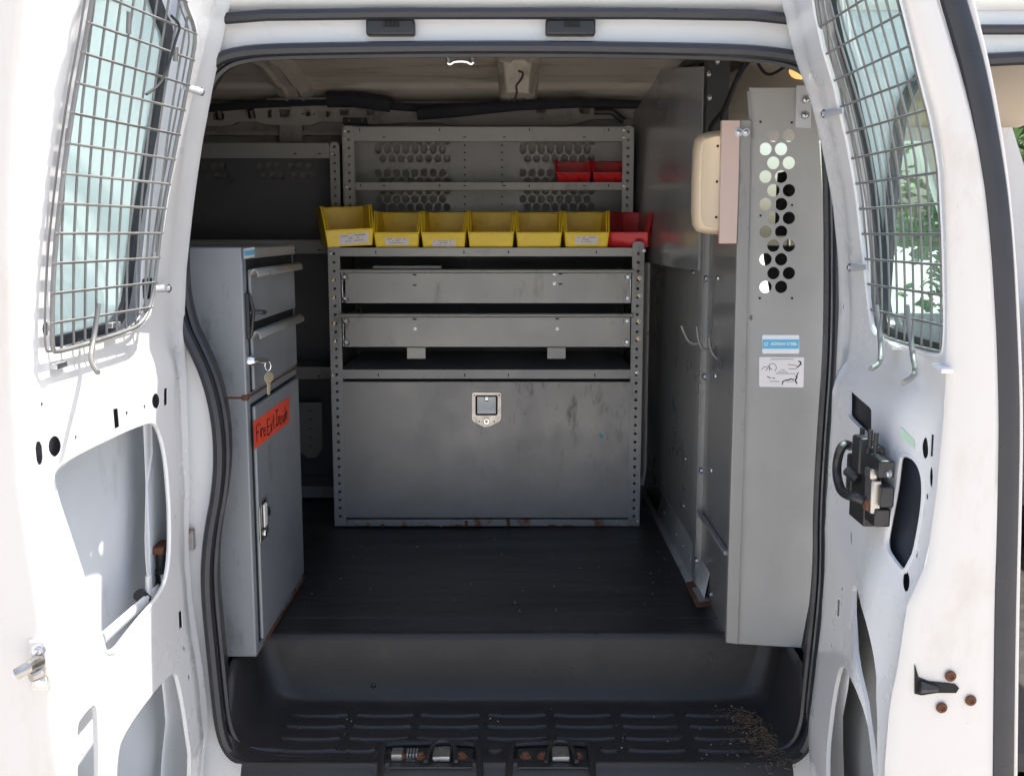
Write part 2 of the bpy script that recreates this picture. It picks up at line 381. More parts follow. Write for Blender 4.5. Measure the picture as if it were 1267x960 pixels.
# header band above the doors: upper gutter seal, clips
zt = onY(640, 20, YO).z
m = MB(); m.tube([onY(268, 24, YO - .006), onY(330, 19, YO - .01), onY(500, 17, YO - .012), onY(800, 17, YO - .012), onY(930, 19, YO - .01), onY(1000, 26, YO - .006)], .0105, 8)
m.build('gutter_seal', 'seal_rubber', van)
m = MB(); m.tube([onY(1214, 37, YO - .004), onY(1400, 37, YO - .004)], .009, 8); m.build('gutter_seal', 'seal_rubber', van)
m = MB(); m.grid(20, 4, lambda u, v: (lerp(-2.9, 1.7, u), YO + .01 - .022 * math.sin(v * math.pi), lerp(zt + .012, zt + .05, v))); m.build('drip_rail', 'white_paint', van)
for x0, x1 in ((453, 513), (675, 737)):
    a = onY(x0, 44, YO - .004); b = onY(x1, 24, YO - .004)
    m = MB(); m.box(a.x, b.x, YO - .008, YO + .016, a.z, b.z)
    ob = m.build('header_clip', 'black_part', van, bevel=.004)
    k = MB()
    for i in range(4):
        xx = lerp(a.x, b.x, .37 + i * .085); k.box(xx, xx + .005, YO - .012, YO - .0075, lerp(a.z, b.z, .5), lerp(a.z, b.z, .85))
    k.build('clip_teeth', 'hole_black', ob)
# outer roof and far side (closed shell)
m = MB()
m.grid(30, 16, lambda u, v: (lerp(-2.9, 1.70, u), lerp(YO - .01, YW + .13, v), ztop - .03 + .09 * math.sin(math.pi * v) ** .7)); m.build('roof_skin', 'white_paint', van, solid=.01)
m = MB(); m.plate([(-2.9, .32), (1.95, .32), (1.95, ZF + .62), (1.62, ztop), (-2.9, ztop)],
                  [[(.85, ZF + .60), (1.62, ZF + .60), (1.40, ZF + 1.19), (.85, ZF + 1.19)]], lambda p, d: (p[0], YW + .06 + d, p[1]), .05)
m.build('far_side_panel', 'white_paint', van)
MB().plate([(.84, ZF + .59), (1.64, ZF + .59), (1.42, ZF + 1.20), (.84, ZF + 1.20)], [], lambda p, d: (p[0], YW + .085 + d, p[1]), .004).build('driver_window', 'cab_glass', van)
m = MB(); m.box(-2.93, -2.9, YO + .01, YW + .12, .35, ztop - .02); m.build('rear_end', 'wall_metal', van)
m = MB(); m.box(1.90, 1.95, YO + .05, YW + .06, .35, ZF + .62); m.build('cab_bulkhead', 'black_part', van)
m = MB(); m.box(.50, 1.9, YO + .06, YW + .06, ZF - .22, ZF - .18); m.build('cab_floor', 'rubber_floor', van)
m = MB(); m.box(-2.9, 1.92, YO + .06, YW + .1, .33, .37); m.build('underbody', 'black_part', van)
for wx in (-2.1, 1.55):
    for wy in (YO + .16, YW - .05):
        t = MB(); t.lathe((wx, wy - .1, .36), (0, 1, 0), [(.20, 0), (.33, .0), (.36, .03), (.36, .18), (.33, .21), (.20, .21)], 32); wl = t.build('wheel', 'seal_rubber', van)
        MB().lathe((wx, wy - .09, .36), (0, 1, 0), [(.02, -.01), (.10, .0), (.19, .02), (.20, .18)], 24).build('rim', 'galvanised', wl)
# inner roof: pressed longitudinal steps, slight crown
def roof_z(y):
    z = ZF + 1.385 - .10 * abs((y - 2.75) / .9) ** 2.4
    for c_, h in ((3.10, .010), (3.36, .014), (3.47, -.012)): z += h * (sstep(c_ - .012, c_ + .012, y))
    return z
m = MB(); m.grid(2, 150, lambda u, v: (lerp(-2.9, 1.7, u), lerp(YO + .03, YW + .03, v), roof_z(lerp(YO + .03, YW + .03, v)))); m.build('roof_lining', 'primer_beige', van)
m = MB(); m.grid(2, 6, lambda u, v: (lerp(.56, 1.72, u), lerp(YO + .03, YW + .04, v), ZF + 1.235 + .05 * math.sin(v * math.pi))); m.build('cab_headliner', 'headliner', van, solid=.004)
def bow(x0, wd, name='roof_bow'):
    m = MB(); prof = [(-.5, .004), (-.42, -.016), (-.2, -.024), (-.12, -.016), (.12, -.016), (.2, -.024), (.42, -.016), (.5, .004)]
    m.loft([[(x0 + a * wd, y, roof_z(y) - .004 + b * (1 + .5 * sstep(3.2, 3.55, y))) for a, b in prof] for y in [2.05 + i * .05 for i in range(31)]], closed=False)
    return m.build(name, 'primer_beige', van)
bow(-.70, .12); bow(.02, .13); bow(-1.6, .12)
# far wall: flat sheet, upper rail with punched holes
m = MB(); m.box(-2.9, .60, YW, YW + .03, ZF - .02, ZF + 1.33); m.build('far_wall', 'wall_metal', van)
def P2(px, py, Y): p = onY(px, py, Y); return (p.x, p.z)
YR = 3.56
rail = [(180, 126), (790, 126), (790, 147), (730, 148), (715, 153), (700, 156), (560, 156), (545, 152), (500, 152), (480, 154), (430, 152), (396, 151), (385, 155), (330, 155), (318, 151), (295, 151), (285, 156), (180, 158)]
holes = [[(263, 141), (278, 141), (277, 149), (264, 149)], [(331, 136), (336, 136), (336, 146), (331, 146)], [(345, 136), (359, 136), (358, 145), (346, 145)], circ((381, 141), 3.6, 10),
         [(403, 138), (408, 138), (408, 145), (403, 145)], [(420, 136), (432, 136), (431, 143), (421, 143)], [(453, 137), (464, 137), (463, 143), (454, 143)], [(663, 134), (676, 134), (675, 140), (664, 140)], [(716, 134), (730, 134), (729, 141), (717, 141)],
         circ((374, 141), 1.3, 6), circ((389, 141), 1.3, 6)]
m = MB(); m.plate([P2(*p, YR) for p in rail], [[P2(*p, YR) for p in h] for h in holes], lambda p, d: (p[0], YR + d, p[1]), .02)
m.build('upper_rail', 'wall_metal', van)
m = MB(); m.box(-2.9, .5, YR + .022, YW - .004, ZF + 1.20, ZF + 1.215); m.build('rail_ledge', 'wall_metal', van)
m = MB(); a, b = onY(345, 150, YR + .02), onY(375, 178, YR + .02); m.box(a.x, b.x, YR + .012, YW - .002, b.z, a.z); m.build('wall_bracket', 'wall_metal', van, bevel=.004)
a, b = onY(424, 146, YR - .02), onY(454, 154, YR - .02)
m = MB(); m.box(a.x, b.x, YR - .02, YR - .004, b.z, a.z); o = m.build('rail_clip', 'black_part', van, bevel=.002)
for x in (432, 448): rivet(onY(x, 149, YR - .0205), o, NY, .6)
# roof lamp socket: flared boss on the centre bow with a wire hanging out
c = onY(640, 92, 3.12)
m = MB(); m.loft([[(c.x + (sx * ww), 3.10 + yy, zz) for sx, yy in ((-1, .02), (-.7, -.035), (0, -.055), (.7, -.035), (1, .02), (.6, .07), (-.6, .07))]
                  for ww, zz in ((.058, c.z + .055), (.060, c.z + .035), (.052, c.z + .0), (.044, c.z - .06))]); m.build('lamp_boss', 'primer_beige', van, bevel=.004)
m = MB(); m.loft([[(c.x + .055 * math.cos(a), 3.08 + .03 * math.sin(a), z) for a in [k * math.pi / 8 for k in range(16)]] for z in (c.z + .055, c.z + .06)]); m.build('lamp_rim', 'white_paint', van)
m = MB(); m.tube(chaikin([tuple(onY(x, y, 3.0)) for x, y in ((641, 88), (648, 90), (645, 99), (638, 106), (640, 114), (636, 126))], 2, False), .0032, 6); m.build('lamp_wire', 'black_part', van)
# chrome striker hanging from the header
m = MB(); m.tube(chaikin([tuple(onY(x, y, YO + .10)) for x, y in ((554, 64), (554, 78), (557, 80), (562, 76), (578, 76), (583, 80), (585, 77), (583, 64))], 2, False), .0042, 8)
m.build('door_striker', 'chrome', van)
a = onY(548, 66, YO + .1); b = onY(590, 60, YO + .1); MB().box(a.x, b.x, YO + .08, YO + .13, a.z, b.z + .01).build('striker_plate', 'black_part', van)
# dome lamp at the front corner, lit
c = onY(990, 90, 2.25)
m = MB(); m.lathe(c, (-.2, -.3, -1), [(.022, -.008), (.023, 0), (.019, .006), (.010, .010)], 18); m.build('courtesy_lamp', 'lit_lamp', van)

# ------------------------------------------------------------------ floor, sill and step well
MB().plate([(-2.9, YO + .09), (-.62, YO + .09), (-.62, 2.262), (.63, 2.262), (.63, YO + .09), (.70, YO + .09), (.70, YW), (-2.9, YW)], [], lambda p, d: (p[0], p[1], ZF - .014 - d), .03).build('floor_pan', 'black_plastic', van)
m = MB()
def mat_pt(u, v):
    y = lerp(2.335, YW - .004, v); x = lerp(-2.85, .66, u)
    return (x, y, ZF - .003 + .0002 * math.sin(y * 160) + .0016 * math.sin(x * 3.1 + y * 2) + .001 * math.sin(x * 7.3 - y * 4.1))
m.grid(60, 260, mat_pt)
fm = m.build('floor_mat', 'rubber_floor', van)
md = fm.modifiers.new('solid', 'SOLIDIFY'); md.thickness = .009; md.offset = -1
TZ = ZF - .153
def ring(ins, z, rr, x0=-.572, x1=.592, y0=1.936, y1=2.238):
    pts = []; rf = .075
    ip = max(ins, -.012); ax0, ax1, ay0, ay1 = x0 + ip * 1.25, x1 - ip * 1.1, y0 + max(ins, 0) * .25, y1 - ins * .62
    for cxx, cyy, a0 in ((ax1 - rr, ay1 - rr, 0), (ax0 + rr, ay1 - rr, 90), (ax0 + rf, ay0 + rf, 180), (ax1 - rf, ay0 + rf, 270)):
        for k in range(7):
            a = rad(a0 + 15 * k); r_ = rr if a0 < 180 else rf; pts.append((cxx + r_ * math.cos(a), cyy + r_ * math.sin(a)))
    out = []
    for i, p in enumerate(pts):
        q = pts[(i + 1) % len(pts)]; d = math.dist(p, q); kk = max(1, int(d / .02))
        kk = {6: 10, 13: 6, 20: 10, 27: 6}.get(i, 1)
        for j in range(kk): out.append((lerp(p[0], q[0], j / kk), lerp(p[1], q[1], j / kk)))
    res = []
    for x, y in out:
        f_ = sstep(y0 + .0, y0 + .16, y); zl = TZ + .006 if z > TZ + .006 else z
        wob = .0015 * math.sin(x * 5.3) * (1 if z > ZF - .03 else .3)
        res.append((x, y + wob, lerp(zl, z, f_)))
    return res
lv = [(-.20, ZF - .005, .03), (-.105, ZF - .004, .03), (-.06, ZF - .0035, .03), (-.02, ZF - .003, .03), (-.006, ZF - .0045, .035), (.000, ZF - .010, .04), (.003, ZF - .020, .04), (.012, ZF - .07, .045), (.022, ZF - .112, .05), (.030, ZF - .132, .055),
      (.042, ZF - .145, .06), (.058, ZF - .151, .065), (.08, TZ, .07)]
R = [ring(*l) for l in lv]
m = MB(); m.loft(R, cap=False); m.f.append(tuple(range((len(R) - 1) * len(R[0]), len(R) * len(R[0]))))
step = m.build('step_well', 'black_plastic', van, smooth=60)
m = MB(); m.grid(40, 6, lambda u, v: (lerp(-.53, .55, u), 1.940 - .03 * math.sin(v * math.pi / 2), TZ + .006 - .07 * (1 - math.cos(v * math.pi / 2)))); m.build('step_lip', 'black_plastic', van)
# moulded tread bars
cols = [(360, 431), (441, 512), (520, 594), (603, 676), (685, 756), (767, 835), (848, 915)]
rows = [(881, 888), (895, 902), (909, 917), (924, 932)]
pad_m = {}
for ri, (ya, yb) in enumerate(rows):
    for ci, (xa, xb) in enumerate(cols):
        A = onZ(xa, 887, TZ).x; B = onZ(xb, 887, TZ).x
        Y1 = onZ(640, ya, TZ).y; Y0 = onZ(640, yb, TZ).y
        if ri == 3 and ci in (2, 3, 4):
            if ci == 3: A = onZ(603, 925, TZ).x; B = onZ(622, 925, TZ).x
            elif ci == 2: continue
            else: A = onZ(742, 925, TZ).x; B = onZ(764, 925, TZ).x
        if ri == 3 and ci == 1: B = onZ(466, 928, TZ).x
        if ri == 3 and ci == 0: A -= .01
        pb = MB(); hw = (B - A) / 2; hd = (Y1 - Y0) / 2
        rg = []
        for ins, zz in ((0, -.001), (.001, .0035), (.0035, .0062)):
            rg.append([(x, y, zz) for x, y in chaikin([(-hw + ins, -hd + ins), (hw - ins, -hd + ins), (hw - ins, hd - ins), (-hw + ins, hd - ins)], 1)])
        pb.loft(rg); pb.v = [((A + B) / 2 + x, (Y0 + Y1) / 2 + y, TZ + z) for x, y, z in pb.v]
        pb.build('tread_bar', 'black_plastic', step)
inst('plug', mk_rivet, 'plastic_plug', step, onY(462, 848, 2.222), NY, 1.1) 
# latch pockets in the sill with rusty hardware
for x0, x1 in ((473, 592), (632, 731)):
    m = MB(); pts = [tuple(onZ(x, y, TZ + .006)) for x, y in ((x0 - 3, 965), (x0, 926), (x0 + 6, 919), (x1 - 6, 919), (x1, 926), (x1 + 3, 965))]
    m.tube(chaikin(pts, 2, False), .007, 8); pk = m.build('latch_pocket', 'black_plastic', step)
    a = onZ(x0 + 8, 950, TZ + .003); b = onZ(x1 - 6, 927, TZ + .003)
    m = MB(); m.box(a.x, b.x, a.y, b.y, TZ + .002, TZ + .005); pl = m.build('latch_plate', 'black_part', step, bevel=.001)
    for t in (.12, .36, .86):
        m = MB(); m.lathe((lerp(a.x, b.x, t), lerp(a.y, b.y, .5), TZ + .005), (0, 0, 1), [(.011, 0), (.011, .004), (.007, .005), (.007, .009), (.002, .010)], 12); m.build('latch_stud', 'rust', step)
    m = MB(); xm = lerp(a.x, b.x, .62)
    m.box(xm - .018, xm + .018, lerp(a.y, b.y, .25), lerp(a.y, b.y, .9), TZ + .005, TZ + .016); m.build('latch_jaw', 'chrome_worn', step, bevel=.003)
    m = MB(); m.tube(chaikin([(xm - .03, a.y + .01, TZ + .01), (xm - .02, b.y, TZ + .02), (xm + .022, b.y, TZ + .022), (xm + .03, a.y + .008, TZ + .012)], 2, False), .0045, 8); m.build('latch_bar', 'black_part', step)
    if x0 == 473:
        m = MB(); q = onZ(495, 938, TZ); m.box(q.x - .016, q.x + .006, q.y - .02, q.y + .012, TZ + .005, TZ + .018); m.build('latch_block', 'chrome_worn', step, bevel=.002)
        m = MB()
        for k in range(4): m.box(q.x + .014 + k * .006, q.x + .017 + k * .006, q.y - .012, q.y + .012, TZ + .005, TZ + .016)
        m.build('latch_spring', 'galvanised', step)

# ------------------------------------------------------------------ side doors
class Door:
    def __init__(s, hinge, Yh, fold, Yf, sg):
        s.sg = sg; s.skin = -.085 if sg > 0 else -.060; s.Yh, s.Yf = Yh, Yf; s.hpx, s.fpx = hinge, fold
        s.H = sorted((onY(x, y, Yh).z, onY(x, y, Yh).x) for x, y in hinge)
        s.Fo = sorted((onY(x, y, Yf).z, onY(x, y, Yf).x) for x, y in fold)
        s.bump = lambda Y, z: 0
    def S(s, Y, z):
        return lerp(interp(z, s.H), interp(z, s.Fo), (s.Yh - Y) / (s.Yh - s.Yf)) + s.sg * s.bump(Y, z)
    def hit(s, px, py, off=0.):
        d = ray(px, py); a, b = .4, 3.2
        for _ in range(40):
            t = (a + b) / 2; p = CAM + d * t
            if (p.x - s.S(p.y, p.z) - off * s.sg) * s.sg > 0: a = t
            else: b = t
        return CAM + d * t
    def yz(s, px, py, off=0.): p = s.hit(px, py, off); return (p.y, p.z)
    def fn(s, off=0.): return lambda p, d: (s.S(p[0], p[1]) + s.sg * (off - d), p[0], p[1])
    def pt(s, px, py, off=0.): return s.hit(px, py, off)
    def poly(s, pts, n=2, off=0.): return chaikin([s.yz(x, y, off) for x, y in pts], n)
    def normal(s): return (s.sg, 0, 0)
def extend(lst, top=-60, bot=1030):
    (x0, y0), (x1, y1) = lst[0], lst[1]; a = (x0 + (x0 - x1) / (y1 - y0) * (y0 - top), top)
    (x0, y0), (x1, y1) = lst[-1], lst[-2]; b = (x0 + (x0 - x1) / (y0 - y1) * (bot - y0) * .3, bot)
    return [a] + lst + [b]
LD = Door(extend([(283, 15), (265, 100), (250, 180), (240, 250), (231, 330), (228, 400), (231, 480), (235, 600), (233, 680), (239, 750), (252, 830), (258, 890), (252, 945)]), 1.965,
          extend([(30, 15), (22, 100), (17, 200), (15, 300), (18, 450), (28, 600), (50, 740), (62, 840), (72, 940)]), 1.40, 1)
RD = Door(extend([(970, 15), (985, 77), (1003, 123), (1018, 187), (1030, 250), (1037, 320), (1038, 380), (1032, 513), (1028, 600), (1031, 675), (1028, 750), (1017, 825), (1010, 862), (1011, 900), (1016, 943)]), 1.955,
          extend([(1123, 15), (1140, 83), (1157, 143), (1167, 200), (1171, 300), (1172, 400), (1169, 500), (1160, 600), (1147, 694), (1122, 750), (1111, 825), (1101, 870), (1095, 943)]), 1.45, -1)
zbeltL = LD.hit(120, 440).z; zbeltR = RD.hit(1120, 450).z
LD.bump = lambda Y, z: .018 * (1 - sstep(zbeltL - .06, zbeltL, z)) * sstep(1.40, 1.48, Y) * (1 - sstep(LD.Yh - .075, LD.Yh - .035, Y)) - .007 * math.exp(-((Y - LD.Yh + .045) / .009) ** 2)
RD.bump = lambda Y, z: .034 * (1 - sstep(zbeltR - .075, zbeltR - .005, z)) * sstep(1.455, 1.56, Y) * (1 - sstep(RD.Yh - .09, RD.Yh - .03, Y)) - .006 * math.exp(-((Y - RD.Yh + .04) / .009) ** 2)
def door_panel(D, holes, win, skin, door_obj):
    out = []
    zlo, zhi = ZF - .34, ZF + 1.30; N = 44
    for i in range(N + 1): out.append((D.Yh, lerp(zlo, zhi, i / N)))
    for i in range(N + 1): out.append((D.Yf, lerp(zhi, zlo, i / N)))
    m = MB(); m.plate(out, [win] + holes, D.fn(0), .007, grid=.028, back=False, small=.0012)
    # tucked flange behind every hole so that the pressing shows its thickness
    ip = m.build('inner_panel', 'white_paint', door_obj, smooth=50)
    # rolled bead around each big hole
    for h in [win] + [h for h in holes if len(h) > 30]:
        b = MB(); b.tube([D.fn(0)(p, .003) for p in h], .0045, 6, closed=True); b.build('hole_bead', 'white_paint', door_obj)
    ymax, ymid = max(p[0] for p in win), sum(p[0] for p in win) / len(win)
    wide = [(p[0] + max(0, (p[0] - ymid) / (ymax - ymid)) * (D.Yh - .010 - ymax), p[1]) for p in win]   # the glass sits in the outer skin: its reveal is open on the hinge side
    m = MB(); m.plate(out, [wide], D.fn(D.skin), .004, grid=.06); m.build('outer_skin', skin, door_obj)
    return out
# ---- left (rear) leaf
def make_leaf(D, win_px, holes_px, label, skin):
    # the part mesh of the leaf is its hinge-side return flange
    m = MB(); N = 40
    m.loft([[(D.S(D.Yh, z) + D.sg * o, D.Yh + yo, z) for o, yo in ((0, 0), (-.004, .010), (-.02, .014), (D.skin - .003, .012))] for z in [lerp(ZF - .34, ZF + 1.30, i / N) for i in range(N + 1)]], closed=False)
    leaf = m.build('side_door', 'white_paint', van); lab(leaf, label)
    win = D.poly(win_px, 2); holes = [D.poly(h, k) for h, k in holes_px]
    door_panel(D, holes, win, skin, leaf)
    return leaf, win
L_win = [(113, -50), (214, -50), (234, 15), (245, 38), (241, 75), (223, 170), (206, 260), (196, 330), (190, 380), (178, 405), (158, 413), (66, 438), (63, 420), (66, 360), (72, 250), (97, 110)]
L_holes = [([(68, 575), (110, 553), (182, 520), (196, 524), (206, 560), (211, 620), (212, 690), (205, 730), (170, 770), (134, 818), (124, 780), (98, 700), (66, 605)], 2),
           ([(216, 824), (224, 850), (236, 945), (237, 1010), (146, 1010), (144, 945), (152, 905)], 2),
           ([(96, 1010), (95, 910), (98, 888), (119, 866), (121, 900), (123, 1010)], 1),
           (circ((57, 407), 4.5, 10, 9), 0), ([(140, 506), (146, 505), (148, 528), (142, 531)], 0), ([(203, 481), (207, 480), (207, 500), (203, 502)], 0),
           ([(43, 547), (52, 545), (54, 573), (46, 577)], 1), (circ((68, 552), 8, 14, 13), 0), (circ((193, 496), 5, 12, 9.5), 0), (circ((157, 511), 1.4, 6, 3), 0), (circ((179, 503), 1.3, 6, 3), 0), (circ((94, 541), 1.4, 6, 3), 0), (circ((52, 500), 1.6, 6, 3.4), 0),
           ([(221, 757), (225, 755), (226, 775), (222, 778)], 0), (circ((228, 802), 1.4, 6, 3), 0), (circ((234, 838), 1.5, 6, 4), 0)]
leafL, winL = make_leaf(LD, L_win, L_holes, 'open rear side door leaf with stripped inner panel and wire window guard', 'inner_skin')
R_win = [(1000, -50), (1006, 10), (1014, 45), (1024, 82), (1036, 130), (1047, 175), (1058, 240), (1066, 310), (1072, 365), (1077, 407), (1085, 418), (1120, 430), (1162, 443), (1168, 430), (1167, 330), (1162, 215), (1149, 140), (1134, 80), (1117, 10), (1100, -50)]
R_holes = [([(1049, 484), (1052, 483), (1075, 503), (1078, 507), (1078, 538), (1075, 541), (1051, 517), (1049, 513)], 0),
           ([(1113, 561), (1128, 564), (1139, 580), (1142, 610), (1138, 645), (1125, 695), (1117, 709), (1108, 700), (1093, 675), (1097, 655), (1106, 610), (1110, 575)], 2),
           ([(1058, 718), (1070, 762), (1079, 798), (1086, 850), (1088, 1010), (1083, 1010), (1080, 940), (1067, 845), (1056, 790), (1053, 735)], 1),
           ([(1040, 815), (1057, 845), (1072, 885), (1082, 945), (1088, 1010), (1024, 1010), (1022, 945), (1024, 910), (1030, 862)], 1),
           ([(1143, 541), (1147, 541), (1149, 560), (1146, 568), (1142, 566), (1140, 552)], 2), ([(1152, 537), (1155.5, 538), (1154, 565), (1150.5, 564)], 0), (circ((1152, 590), 2.2, 10, 13), 0),
           (circ((1147, 614), 1.5, 6, 4), 0), (circ((1134, 685), 1.6, 6, 5), 0), (circ((1121, 719), 4.5, 12, 13), 0), ([(1036, 742), (1039, 742), (1038, 762), (1035, 762)], 0),
           (circ((1043, 380), 1.0, 6, 5), 0), (circ((1053, 665), 1.2, 6, 9), 0), (circ((1042, 728), .9, 6, 3), 0), (circ((1029, 798), .9, 6, 3), 0), (circ((1003, 95), 1.8, 6, 5), 0)]
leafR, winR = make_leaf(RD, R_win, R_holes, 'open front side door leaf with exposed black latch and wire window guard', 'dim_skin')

def glazing(D, leaf, win, gm):
    cy = sum(p[0] for p in win) / len(win); cz = sum(p[1] for p in win) / len(win)
    def shr(k, o=0): return [(cy + (p[0] - cy) * k, cz + (p[1] - cz) * (1 - (1 - k) * .55)) for p in win]
    m = MB(); m.plate(shr(1.02), [shr(.90)], D.fn(-.042 if D.sg > 0 else -.022), .012, grid=.05); m.build('window_gasket', 'seal_rubber', leaf)
    m = MB(); m.plate(shr(1.0), [], D.fn(-.05 if D.sg > 0 else -.032), .004, grid=.05); m.build('window_glass', gm, leaf)
glazing(LD, leafL, winL, 'bright_haze_glass'); glazing(RD, leafR, winR, 'side_glass')

def guard(D, leaf, frame_px, ycols, zrows, hooks, clips, off=.018):
    fr = [D.yz(x, y, off) for x, y in frame_px]; fr = chaikin(fr, 2)
    f = D.fn(off)
    m = MB(); m.tube([f(p, 0) for p in fr], .0034, 8, closed=True)
    m.tube([f(p, .010) for p in fr], .0017, 6, closed=True)
    def span(val, ax):
        xs = []
        for i in range(len(fr)):
            a, b = fr[i], fr[(i + 1) % len(fr)]
            if (a[ax] > val) != (b[ax] > val): xs.append(lerp(a[1 - ax], b[1 - ax], (val - a[ax]) / (b[ax] - a[ax])))
        return (min(xs), max(xs)) if len(xs) >= 2 else None
    ys = [p[0] for p in fr]; zs = [p[1] for p in fr]
    for i in range(1, ycols):
        y = lerp(min(ys), max(ys), i / ycols); s_ = span(y, 0)
        if s_: m.tube([f((y, lerp(s_[0], s_[1], k / 12)), .004) for k in range(13)], .0019, 6)
    for i in range(1, zrows):
        z = lerp(min(zs), max(zs), i / zrows); s_ = span(z, 1)
        if s_: m.tube([f((lerp(s_[0] - .006, s_[1] + .006, k / 6), z), -.001) for k in range(7)], .0021, 6)
    for h in hooks: m.tube(chaikin([tuple(D.pt(x, y, o)) for x, y, o in h], 2, False), .0042, 8)
    gd = m.build('window_guard', 'wire_steel', leaf, smooth=60)
    for (x, y, x2, y2) in clips:
        a, b = D.pt(x, y, .012), D.pt(x2, y2, .012)
        c = MB(); c.tube([a + Vector((D.sg * .004, 0, 0)), b + Vector((D.sg * .004, 0, 0))], [.005, .0075], 10, flat=.4, up=(0, 0, 1)); c.build('guard_clip', 'zinc', leaf)
        bolt(b + Vector((D.sg * .006, 0, 0)), leaf, (D.sg, -.2, 0), 1.0)
guard(LD, leafL, [(118, -50), (218, -50), (228, 5), (243, 40), (238, 75), (220, 170), (202, 260), (194, 330), (188, 375), (176, 400), (160, 409), (70, 437), (64, 432), (65, 360), (70, 290), (88, 150), (110, 30)], 11, 14,
      [[(122, 376, .022), (116, 420, .022), (112, 440, .03), (114, 450, .05), (121, 461, .07)], [(160, 15, .02), (159, 42, .02)], [(218, 58, .02), (217, 76, .02)]],
      [(222, 107, 245, 114), (186, 358, 204, 357)])
guard(RD, leafR, [(1004, -50), (1012, 10), (1018, 60), (1026, 95), (1036, 140), (1050, 215), (1060, 285), (1067, 350), (1073, 400), (1080, 415), (1172, 440), (1173, 430), (1172, 330), (1167, 215), (1154, 140), (1139, 80), (1119, 5), (1105, -50)], 11, 14,
      [[(1084, 378, .02), (1089, 415, .02), (1090, 440, .025), (1088, 450, .04), (1077, 457, .06)], [(1122, 378, .02), (1129, 440, .022), (1133, 456, .03), (1131, 466, .045), (1118, 474, .07)]],
      [(1046, 137, 1024, 141), (1076, 330, 1056, 331)], off=-.004)
# thin black cord hanging on the rear leaf's guard
m = MB(); m.tube(chaikin([tuple(LD.pt(x, y, .03)) for x, y in ((212, 20), (224, 32), (218, 48), (212, 70), (205, 92), (196, 107), (181, 117))], 2, False), .0022, 6)
tag(m.build('cord', 'black_part'), 'thin black cord dangling on the rear leaf window guard', 'cord')

# free-edge shut faces
def edge_face(D, leaf, outer_px, Y):
    m = MB(); N = 50
    zs = [lerp(ZF - .34, ZF + 1.30, i / N) for i in range(N + 1)]
    tab = sorted((onY(x, y, Y).z, onY(x, y, Y).x) for x, y in outer_px)
    rr = []
    for z in zs:
        xi = D.S(D.Yf, z); xo = interp(z, tab)
        rr.append([(xi, D.Yf + .0, z), (lerp(xi, xo, .03), Y - .004, z), (lerp(xi, xo, .12), Y - .008, z), (lerp(xi, xo, .5), Y - .006, z), (lerp(xi, xo, .78), Y - .008, z), (xo, Y, z), (xo - D.sg * .004, Y + .03, z)])
    m.loft(rr, closed=False); m.build('shut_face', 'shut_paint', leaf, smooth=60); return tab
tabL = edge_face(LD, leafL, extend([(-40, 15), (-52, 200), (-56, 400), (-50, 600), (-30, 740), (-14, 940)]), 1.40)
tabR = edge_face(RD, leafR, extend([(1166, 15), (1186, 80), (1208, 160), (1222, 240), (1230, 320), (1237, 420), (1240, 520), (1238, 640), (1234, 760), (1232, 945)]), 1.45)
# black weatherstrip on the outer rim of the front leaf
def rim(px, Y, r, flat):
    m = MB(); m.tube(chaikin([tuple(onY(x, y, Y)) for x, y in px], 2, False), r, 10, flat=flat, up=(1, 0, 0)); return m
rim(extend([(1184, 15), (1203, 80), (1219, 160), (1232, 240), (1239, 320), (1244, 420), (1247, 520), (1245, 640), (1242, 760), (1240, 945)]), 1.452, .0175, .5).build('edge_seal', 'seal_rubber', leafR)
rim(extend([(1201, 15), (1217, 80), (1232, 160), (1243, 240), (1250, 320), (1256, 420), (1259, 520), (1257, 640), (1254, 760), (1252, 945)]), 1.47, .008, .8).build('skin_edge', 'shut_paint', leafR)
# latch slot and screws on the front leaf's shut face
YS = 1.440
m = MB(); m.prism([onY(x, y, YS) for x, y in ((1132, 822), (1137, 838), (1150, 843), (1183, 847), (1187, 851), (1183, 857), (1160, 857), (1140, 860), (1132, 858))], (0, .03, 0)); m.build('latch_slot', 'hole_black', leafR)
m = MB(); m.tube([onY(1138, 850, YS - .004), onY(1160, 852, YS - .003)], [.009, .004], 8); m.build('latch_claw', 'black_part', leafR)
PROTO_M['rustscrew'] = 'rust'
for x, y in ((1176, 836), (1201, 866), (1165, 875)): inst('rustscrew', mk_screw, 'latch_screw', leafR, onY(x, y, YS + .001), NY, .82)
# striker bracket on the rear leaf's shut face
YS = 1.392
m = MB(); a = onY(36, 790, YS); b = onY(60, 853, YS); m.box(a.x, b.x + .004, YS - .006, YS + .008, b.z, a.z); sb = m.build('striker_bracket', 'shut_paint', leafL, bevel=.004)
m = MB(); m.tube([onY(47, 818, YS - .01), onY(34, 826, YS - .045), onY(20, 834, YS - .05)], [.010, .008, .008], 10); m.build('striker_pin', 'chrome_worn', sb)
m = MB(); m.tube([onY(50, 832, YS - .008), onY(38, 838, YS - .02)], [.009, .007], 10); m.build('striker_post', 'chrome_worn', sb)
for x, y in ((48, 804), (51, 841)): bolt(onY(x, y, YS - .0065), sb, NY, 1.3)
# hardware inside the rear leaf
m = MB(); a = LD.pt(127, 790, -.03); b = LD.pt(196, 728, -.03); m.tube([a, b], [.011, .009], 10, flat=.5); m.build('brace_rod', 'inner_skin', leafL)
m = MB(); m.tube([LD.pt(184, 712, -.03), LD.pt(184, 740, -.03)], .010, 8, flat=.5); m.build('rod_end', 'white_paint', leafL)
m = MB(); m.tube([LD.pt(172, 735, -.04), LD.pt(180, 742, -.035)], .012, 8); m.build('rod_clip', 'black_part', leafL)
